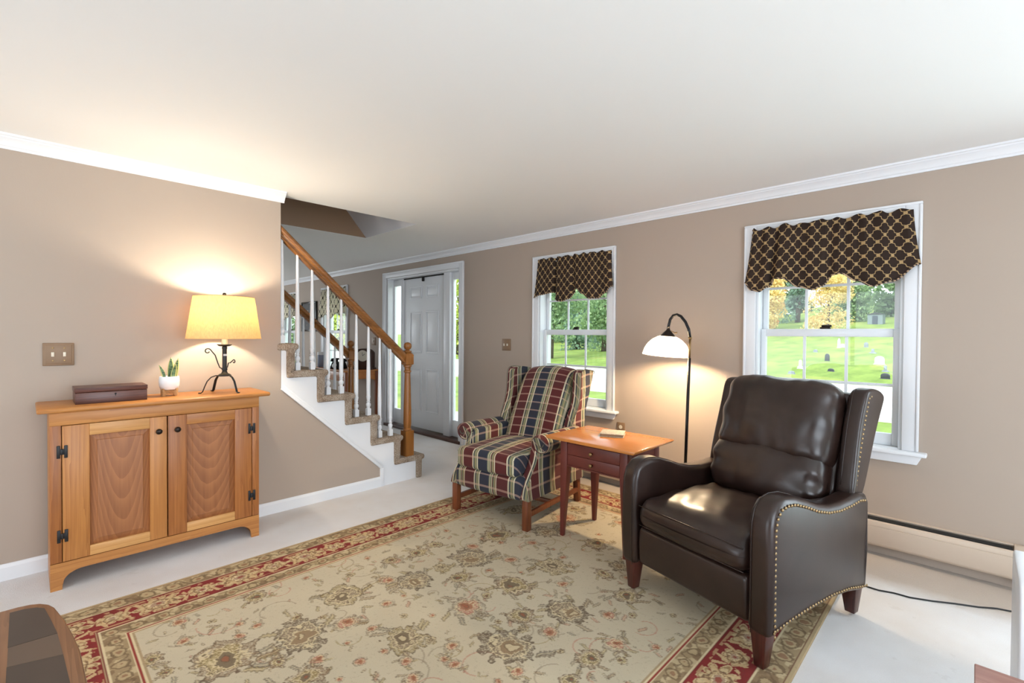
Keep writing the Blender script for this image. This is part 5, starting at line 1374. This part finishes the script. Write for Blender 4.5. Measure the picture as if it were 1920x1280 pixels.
bm = bmesh.new(); tube(bm, [(0, -0.0695, 0.19), (0.03, -0.0695, 0.215)], 0.003, 6); tube(bm, [(0, -0.0695, 0.19), (-0.005, -0.0695, 0.24)], 0.0022, 6); obj('hands', bm, M_iron, ck)

tp = thing('desk_telephone', 'old black telephone on the cherry desk, nearer the dining window', 'telephone', (-6.42, 3.08, dz), R(25))
bm = bmesh.new()
rbox(bm, 0.085, 0.10, 0.05, 0.02, k=3, m=4, fn=lambda x, y, z: (x * (1 - 0.28 * (z + 0.05) / 0.1), y * (1 - 0.28 * (z + 0.05) / 0.1), z), c=(0, 0, 0.05)); obj('body', bm, M_blk, tp, smooth=True)
bm = bmesh.new(); tube(bm, [(-0.11, 0, 0.10), (-0.105, 0, 0.125), (-0.07, 0, 0.138), (0.07, 0, 0.138), (0.105, 0, 0.125), (0.11, 0, 0.10)], [0.028, 0.024, 0.014, 0.014, 0.024, 0.028], 14); obj('handset', bm, M_blk, tp, smooth=True)
bm = bmesh.new()
for s in (-0.035, 0.035): box(bm, s - 0.012, s + 0.012, -0.02, 0.02, 0.095, 0.128)
obj('cradle', bm, M_blk, tp, bevel=0.003)
bm = bmesh.new(); lathe(bm, [(0.036, 0), (0.034, 0.008), (0.001, 0.009)], seg=24); bmesh.ops.transform(bm, matrix=Matrix.Translation((0, -0.090, 0.05)) @ Matrix.Rotation(R(72), 4, 'X'), verts=bm.verts); obj('dial', bm, plain('white_dial', rgb(220, 220, 216), 0.4), tp, smooth=True)

cn = thing('storage_canister', 'tall blue-grey canister with a white lid standing on the cherry desk below the dining window', 'canister', (-6.93, 3.06, dz))
bm = bmesh.new(); lathe(bm, [(0.052, 0), (0.055, 0.004), (0.055, 0.175), (0.052, 0.178)], seg=32); obj('body', bm, plain('blue_grey_enamel', rgb(138, 146, 168), 0.35), cn, smooth=True, angle=40)
bm = bmesh.new(); lathe(bm, [(0.057, 0.178), (0.058, 0.182), (0.058, 0.214), (0.052, 0.222), (0.001, 0.223)], seg=32); obj('lid', bm, plain('white_lid', rgb(236, 236, 238), 0.4), cn, smooth=True, angle=40)

pc = thing('framed_picture', 'dark framed picture hung between the two dining windows', 'picture', (-8.42, YW, 1.565))
w, hh = 0.315, 0.26
obj('frame', B((-w, -w + 0.03, -0.025, 0, -hh, hh), (w - 0.03, w, -0.025, 0, -hh, hh), (-w + 0.03, w - 0.03, -0.025, 0, hh - 0.03, hh), (-w + 0.03, w - 0.03, -0.025, 0, -hh, -hh + 0.03)), M_blk, pc, bevel=0.004)
obj('canvas', B((-w + 0.03, w - 0.03, -0.014, 0, -hh + 0.03, hh - 0.03)), plain('dark_canvas', rgb(42, 36, 34), 0.6, noise=0.3, nscale=8), pc)
bm = bmesh.new()
for x, z, a, b in ((-0.05, 0.10, 0.06, 0.03), (0.06, 0.04, 0.10, 0.05), (0.0, -0.02, 0.16, 0.018), (0.13, 0.09, 0.03, 0.04), (-0.09, -0.15, 0.018, 0.03)): box(bm, x - a / 2, x + a / 2, -0.0155, -0.014, z - b / 2, z + b / 2)
obj('painted_shapes', bm, plain('ochre_paint', rgb(138, 110, 80), 0.6, noise=0.4, nscale=30), pc)

# ================================================================== CORD ON THE FLOOR
bm = bmesh.new()
P = [(-0.455, 2.974), (-0.393, 2.980), (-0.33, 2.978), (-0.27, 3.000), (-0.21, 3.004), (-0.13, 3.040), (-0.05, 3.088), (0.03, 3.128), (0.09, 3.172), (0.14, 3.188), (0.20, 3.20), (0.34, 3.25)]
P = [(p.x, p.y) for p in [Vector(a).lerp(Vector(b), t) for a, b in zip(P, P[1:]) for t in (0, 0.5)]]
tube(bm, [(x, y, 0.0042) for x, y in P], 0.0036, 8)
tag(obj('power_cord', bm, M_iron, smooth=True), 'thin black electric cord running over the carpet from the recliner to the right edge', 'cord')

# ================================================================== TABLE CORNER IN THE NEAR LEFT, STAND AND BENCH IN THE NEAR RIGHT
nt = thing('coffee_table', 'worn brown table with rounded corner and dark inlaid panels at the bottom left', 'table', (0, 0, RZ))
tz = 0.5 - RZ
out = [(-1.905, -0.56), (-1.907, -0.054), (-1.906, -0.02), (-1.900, 0.005), (-1.886, 0.026), (-1.864, 0.042), (-1.835, 0.052), (-1.735, 0.069), (-1.640, 0.080), (-1.548, 0.088), (-1.382, 0.091), (-1.0, 0.088), (-0.93, 0.07), (-0.90, 0.02), (-0.90, -0.56)]
bm = bmesh.new(); prism(bm, out, 'z', tz - 0.028, tz); top = obj('tabletop', bm, W_near, nt, bevel=0.006, bseg=3, angle=50)
M_inlay = plain('dark_inlay', rgb(70, 58, 50), 0.3, noise=0.12, nscale=6)
for pts in ([(-1.876, -0.035), (-1.874, -0.008), (-1.862, 0.016), (-1.841, 0.032), (-1.75, 0.043), (-1.665, 0.052), (-1.672, -0.035)], [(-1.575, -0.035), (-1.545, 0.058), (-1.40, 0.064), (-1.02, 0.060), (-1.02, -0.035)]):
    bm = bmesh.new(); prism(bm, pts, 'z', tz - 0.002, tz + 0.0012); obj('inlay_panel', bm, M_inlay, top)
bm = bmesh.new(); prism(bm, [(-1.671, -0.0345), (-1.664, 0.052), (-1.546, 0.058), (-1.576, -0.0345)], 'z', tz - 0.002, tz + 0.0008); obj('inlay_band', bm, plain('mid_brown_band', rgb(98, 80, 66), 0.35), top)
for x in (-1.86, -0.96):
    for y in (-0.52, 0.03):
        bm = bmesh.new(); lathe(bm, [(0.014, 0), (0.018, 0.02), (0.024, 0.25), (0.02, 0.38), (0.027, 0.40), (0.027, tz - 0.028)], (x + (0.02 if x < -1.5 else 0), y - 0.02, 0), 16); obj('leg', bm, W_near, nt, smooth=True, angle=40)
obj('apron', B((-1.83, -0.96, 0.0, 0.018, tz - 0.09, tz - 0.028), (-1.83, -0.96, -0.548, -0.53, tz - 0.09, tz - 0.028)), W_near, nt)

ls = thing('low_bench', 'low bench with a reddish wood top at the bottom right corner', 'bench', (0, 0, 0))
W_bench = wood('pinkish_wood', rgb(186, 140, 128), rgb(148, 100, 92), 'x', 1, 0.35)
bz = 0.42
obj('bench_top', B((0.0105, 0.70, 1.30, 1.731, bz - 0.03, bz)), W_bench, ls, bevel=0.003)
for x in (0.03, 0.63):
    for y in (1.32, 1.66): obj('leg', B((x, x + 0.045, y, y + 0.045, 0, bz - 0.03)), W_bench, ls, bevel=0.003)
obj('apron', B((0.04, 0.67, 1.69, 1.705, bz - 0.09, bz - 0.03), (0.04, 0.67, 1.325, 1.34, bz - 0.09, bz - 0.03)), W_bench, ls)

ws = thing('white_stand', 'white painted stand with a rounded end panel at the right edge by the heater', 'stand', (0, 0, 0))
for x in (0.104, 0.46):
    bm = bmesh.new(); prism(bm, [(2.04, 0.0), (2.10, 0.0), (2.10, 0.10), (2.34, 0.10), (2.34, 0.0), (2.40, 0.0), (2.40, 0.50), (2.385, 0.535), (2.35, 0.55), (2.09, 0.55), (2.055, 0.535), (2.04, 0.50)], 'x', x, x + 0.03)
    obj('end_panel', bm, M_white, ws, bevel=0.006)
obj('shelf', B((0.134, 0.46, 2.07, 2.37, 0.20, 0.22)), M_white, ws); obj('top_panel', B((0.134, 0.46, 2.07, 2.37, 0.51, 0.53)), M_white, ws)

# ================================================================== OUTSIDE
def TZf(x, y):
    z = -0.5
    if y > 21: z += 0.066 * (y - 21) * (0.35 + 0.65 * sm(-30, -16, x))
    if y > 44: z += 0.05 * (y - 44)
    return z + 0.05 * mnoise.noise(Vector((x * 0.2, y * 0.2, 0)))
bm = bmesh.new()
gx = [-95 + 2.5 * i for i in range(58)]; gy = [YW + WT, 5, 8, 12, 16, 20.5] + [21 + 1.6 * i for i in range(46)]
G = [[bm.verts.new((x, y, TZf(x, y))) for x in gx] for y in gy]
for j in range(len(gy) - 1):
    for i in range(len(gx) - 1): bm.faces.new((G[j][i], G[j][i + 1], G[j + 1][i + 1], G[j + 1][i]))
_t = NT('lawn_grass'); _c = _t.coord(); _n = _t.noise(_t.mapping(_c, (1, 0.35, 1)), 1.6, 5, 0.65); _n2 = _t.noise(_c, 0.25, 3)
_t.base(_t.mix(_t.math('MULTIPLY', _t.math('GREATER_THAN', _n2, 0.56), 0.35), _t.ramp(_n, [(0.3, rgb(86, 110, 36)), (0.7, rgb(128, 151, 63))]), rgb(146, 148, 72))); _t.rough(0.95)
struct('lawn', bm, _t.m, 'bright green lawn rising to a hillside outside the windows', 'lawn', smooth=True)
bm = bmesh.new(); prism(bm, [(-95, 12.5), (50, 12.5), (50, 20.3), (-95, 20.3)], 'z', -0.62, -0.40)
struct('road', bm, plain('pale_asphalt', rgb(206, 204, 200), 0.9, noise=0.06, nscale=3), 'pale road crossing in front of the hillside', 'road')
struct('porch_slab', B((-6.4, -3.7, YW + WT, 5.2, -0.5, -0.06)), plain('concrete', rgb(196, 194, 190), 0.9, noise=0.08, nscale=12), 'concrete porch slab outside the front door', 'porch')

def leafmat(name, a, b):
    t = NT(name); n = t.noise(t.coord(), 0.9, 3); oi = t.n.new('ShaderNodeNewGeometry')
    t.base(t.mix(oi.outputs['Random Per Island'], a, b)); t.rough(0.8); t.b.inputs['Specular IOR Level'].default_value = 0.2
    tr = t.n.new('ShaderNodeBsdfTranslucent'); tr.inputs[0].default_value = b
    mx = t.n.new('ShaderNodeMixShader'); mx.inputs[0].default_value = 0.35
    t.t.links.new(t.b.outputs[0], mx.inputs[1]); t.t.links.new(tr.outputs[0], mx.inputs[2]); t.t.links.new(mx.outputs[0], t.out.inputs[0]); return t.m
L_y = leafmat('yellow_leaves', rgb(206, 172, 110), rgb(240, 224, 164)); L_g = leafmat('green_leaves', rgb(96, 126, 92), rgb(164, 188, 142)); L_b = leafmat('blue_green_leaves', rgb(92, 122, 108), rgb(150, 176, 154)); L_l = leafmat('lime_leaves', rgb(150, 170, 70), rgb(210, 220, 120)); L_o = leafmat('orange_leaves', rgb(206, 140, 76), rgb(236, 190, 130))
M_bark = plain('grey_bark', rgb(96, 84, 74), 0.95, noise=0.3, nscale=6)
def tree(label, x, y, ht, cr, m, seed, low=0.25, n=5600, group='trees outside the windows'):
    r_ = np.random.default_rng(seed); z0 = TZf(x, y) - 0.15
    t = thing('tree', label, 'tree', (x, y, z0), 0, group)
    bm = bmesh.new(); tube(bm, [(0, 0, 0), (0.1, 0.05, ht * 0.35), (-0.05, 0.1, ht * 0.8)], [0.028 * ht, 0.02 * ht, 0.006 * ht], 10)
    for q in range(6):
        a = q * 1.1 + seed; zz = ht * (0.3 + 0.08 * q); tube(bm, [(0.05, 0.03, zz), (math.cos(a) * cr * 0.5, math.sin(a) * cr * 0.5, zz + ht * 0.12)], [0.010 * ht, 0.003 * ht], 6)
    obj('trunk', bm, M_bark, t, smooth=True)
    bm = bmesh.new(); blobs = [(float(np.clip(r_.normal(0, cr * 0.42), -cr * 0.5, cr * 0.5)), float(np.clip(r_.normal(0, cr * 0.42), -cr * 0.5, cr * 0.5)), ht * (low + (0.95 - low) * r_.random()), cr * r_.uniform(0.36, 0.6)) for _ in range(22)]
    for i in range(n):
        bx, by, bz_, br = blobs[i % 22]; v = r_.normal(0, 1, 3); v /= np.linalg.norm(v); rad = br * r_.uniform(0.7, 1.05)
        c = Vector((bx + v[0] * rad, by + v[1] * rad, bz_ + v[2] * rad * 0.8)); s = r_.uniform(0.08, 0.16) * ht / 9
        e1 = Vector(r_.normal(0, 1, 3)).normalized(); e2 = e1.cross(Vector(r_.normal(0, 1, 3))).normalized()
        bm.faces.new([bm.verts.new(c + e1 * s * a + e2 * s * b) for a, b in ((-1, -0.6), (0.2, -1), (1, 0.5), (-0.3, 1))])
    me = bpy.data.meshes.new('crown'); bm.to_mesh(me); bm.free(); me.materials.append(m); link(bpy.data.objects.new('crown', me), t)
    return t
TR = [('mid green tree standing behind the dark shed', -6.4, 67, 11.5, 2.4, L_g, .02), ('golden yellow maple on the left of the hillside beyond the leather recliner', -13.6, 47, 6.2, 1.85, L_y, .03), ('golden yellow maple in the middle of the hillside beyond the leather recliner', -9.3, 49, 5.6, 1.75, L_y, .03), ('orange-tinted tree at the left edge of the hillside window view', -15.2, 52, 6.5, 2.0, L_o, .03),
      ('blue-green tree behind the two yellow maples', -14.2, 60, 9.5, 2.1, L_b, .02), ('tall green tree right of the yellow maples', -9.6, 60.5, 9.5, 2.1, L_g, .02), ('tall pale green tree above the dark shed', -2.4, 64, 9.5, 2.3, L_g, .02), ('dark green tree at the far left of the hillside window view', -19.6, 61, 10, 2.5, L_b, .02), ('lime green tree right of the dark shed', -3.2, 56, 6.5, 2.4, L_l, .02),
      ('tall back-row tree behind the golden maples', -20.5, 76, 14, 3.2, L_g, .05), ('tall back-row tree behind the blue-green tree', -12.5, 76, 14, 3.2, L_b, .05), ('tall back-row tree behind the dark shed', -4.5, 76, 14, 3.2, L_g, .05),
      ('broad green tree with a dark trunk across the road, seen beyond the plaid chair', -20.4, 24.6, 7.0, 2.4, L_g, .32), ('green roadside tree in the middle of the plaid chair window', -27.0, 36.5, 10.0, 3.0, L_b, .04), ('pale green roadside tree at the right of the plaid chair window', -20.4, 31.0, 8.0, 2.3, L_g, .04), ('tall back-row tree beyond the plaid chair window', -38.5, 49, 13, 3.1, L_g, .05), ('tall blue-green back-row tree beyond the plaid chair window', -31.0, 46.5, 13, 3.1, L_b, .05),
      ('yellow-green tree seen through the right sidelight of the front door', -30.0, 24.5, 8.0, 3.0, L_l, .04), ('yellow-green tree outside the dining window nearer the door', -46.0, 22.0, 9.0, 3.1, L_l, .04), ('green tree outside the dining window by the wall corner', -54.0, 21.5, 9.0, 3.1, L_g, .04)]
for i, (lab, x, y, ht, cr, m, low) in enumerate(TR): tree(lab, x, y, ht, cr, m, 20 + i, low)

# things on the hillside
CAMP = Vector((0, 0, 1.27)); MW = cam.matrix_world.to_3x3(); FPX = cam_d.lens / 36.0 * 1920
def ground_at(px, py):
    d = MW @ Vector(((px - 960) / FPX, -(py - 640) / FPX, -1)); s = 6.0
    while s < 140:
        p = CAMP + d * s
        if p.y > 12 and p.z < TZf(p.x, p.y): return p
        s += 0.1
    return CAMP + d * 60
M_st1 = plain('white_marble', rgb(236, 236, 234), 0.6); M_st2 = plain('grey_granite', rgb(128, 134, 142), 0.6, noise=0.12, nscale=8); M_st3 = plain('dark_granite', rgb(54, 58, 64), 0.4)
HS = [('tall white stone pillar on the green hillside', 1573, 652, 1.7, 0.42, M_st1, 'pillar'), ('short white headstone beside the tall stone pillar', 1580, 651, 0.7, 0.5, M_st1, 'round'), ('small dark headstone high on the hillside, left of the pillar', 1529, 660, 0.55, 0.5, M_st2, 'round'), ('dark upright headstone in the middle of the hillside', 1551, 677, 1.1, 0.5, M_st3, 'round'),
      ('white stepped headstone low on the left of the hillside', 1500.5, 691, 1.1, 0.5, M_st1, 'step'), ('small grey headstone lowest on the left of the hillside', 1484, 701, 0.45, 0.6, M_st2, 'round'), ('small dark headstone low in the middle of the hillside', 1558, 696, 0.45, 0.55, M_st3, 'round'), ('grey headstone high on the right of the hillside', 1624, 651, 0.95, 0.55, M_st2, 'round'),
      ('squat grey headstone just below the high right one', 1636.5, 662, 0.75, 0.7, M_st2, 'step'), ('white rounded headstone on the right of the hillside', 1649, 683, 1.1, 0.9, M_st1, 'round'), ('pale grey headstone at the right edge of the hillside', 1660, 697, 0.8, 0.5, M_st2, 'step'), ('dark headstone lowest at the right edge of the hillside', 1660, 711, 0.7, 0.7, M_st3, 'round')]
for lab, px, py, h_, w_, m, kind in HS:
    p = ground_at(px, py); t = thing('headstone', lab, 'headstone', (p.x, p.y, TZf(p.x, p.y) - 0.05), R(-12), 'headstones on the hillside')
    h_ *= 0.40; w_ *= 0.42; hw = w_ / 2
    if kind == 'pillar': pr = [(-hw, 0), (hw, 0), (hw * 0.8, h_ * 0.8), (0, h_), (-hw * 0.8, h_ * 0.8)]
    elif kind == 'step': pr = [(-hw, 0), (hw, 0), (hw, h_ * 0.35), (hw * 0.5, h_ * 0.35), (hw * 0.45, h_), (-hw * 0.45, h_), (-hw * 0.5, h_ * 0.35), (-hw, h_ * 0.35)]
    else: pr = [(-hw, 0), (hw, 0), (hw, h_ * 0.65)] + [(hw * math.cos(a), h_ * 0.65 + h_ * 0.35 * math.sin(a)) for a in [R(q) for q in range(20, 161, 20)]] + [(-hw, h_ * 0.65)]
    bm = bmesh.new(); prism(bm, pr, 'y', -0.05, 0.05); obj('stone', bm, m, t, bevel=0.02)
    obj('plinth', B((-hw * 1.2, hw * 1.2, -0.08, 0.08, -0.1, 0.07)), m, t, bevel=0.02)
p = ground_at(1643, 607)
t = thing('garden_shed', 'small dark blue-grey shed at the top of the hillside in front of the trees', 'shed', (p.x, p.y, TZf(p.x, p.y) - 0.05), R(-8))
obj('walls', B((-0.6, 0.6, -0.4, 0.4, -0.2, 0.95)), plain('blue_grey_boards', rgb(116, 130, 136), 0.8), t); bm = bmesh.new(); prism(bm, [(-0.66, 0.95), (0.66, 0.95), (0, 1.15)], 'y', -0.46, 0.46); obj('roof', bm, M_st3, t)
obj('door_boards', B((-0.22, 0.22, -0.42, -0.4, -0.1, 0.82)), plain('dark_boards', rgb(60, 70, 84), 0.8), t)
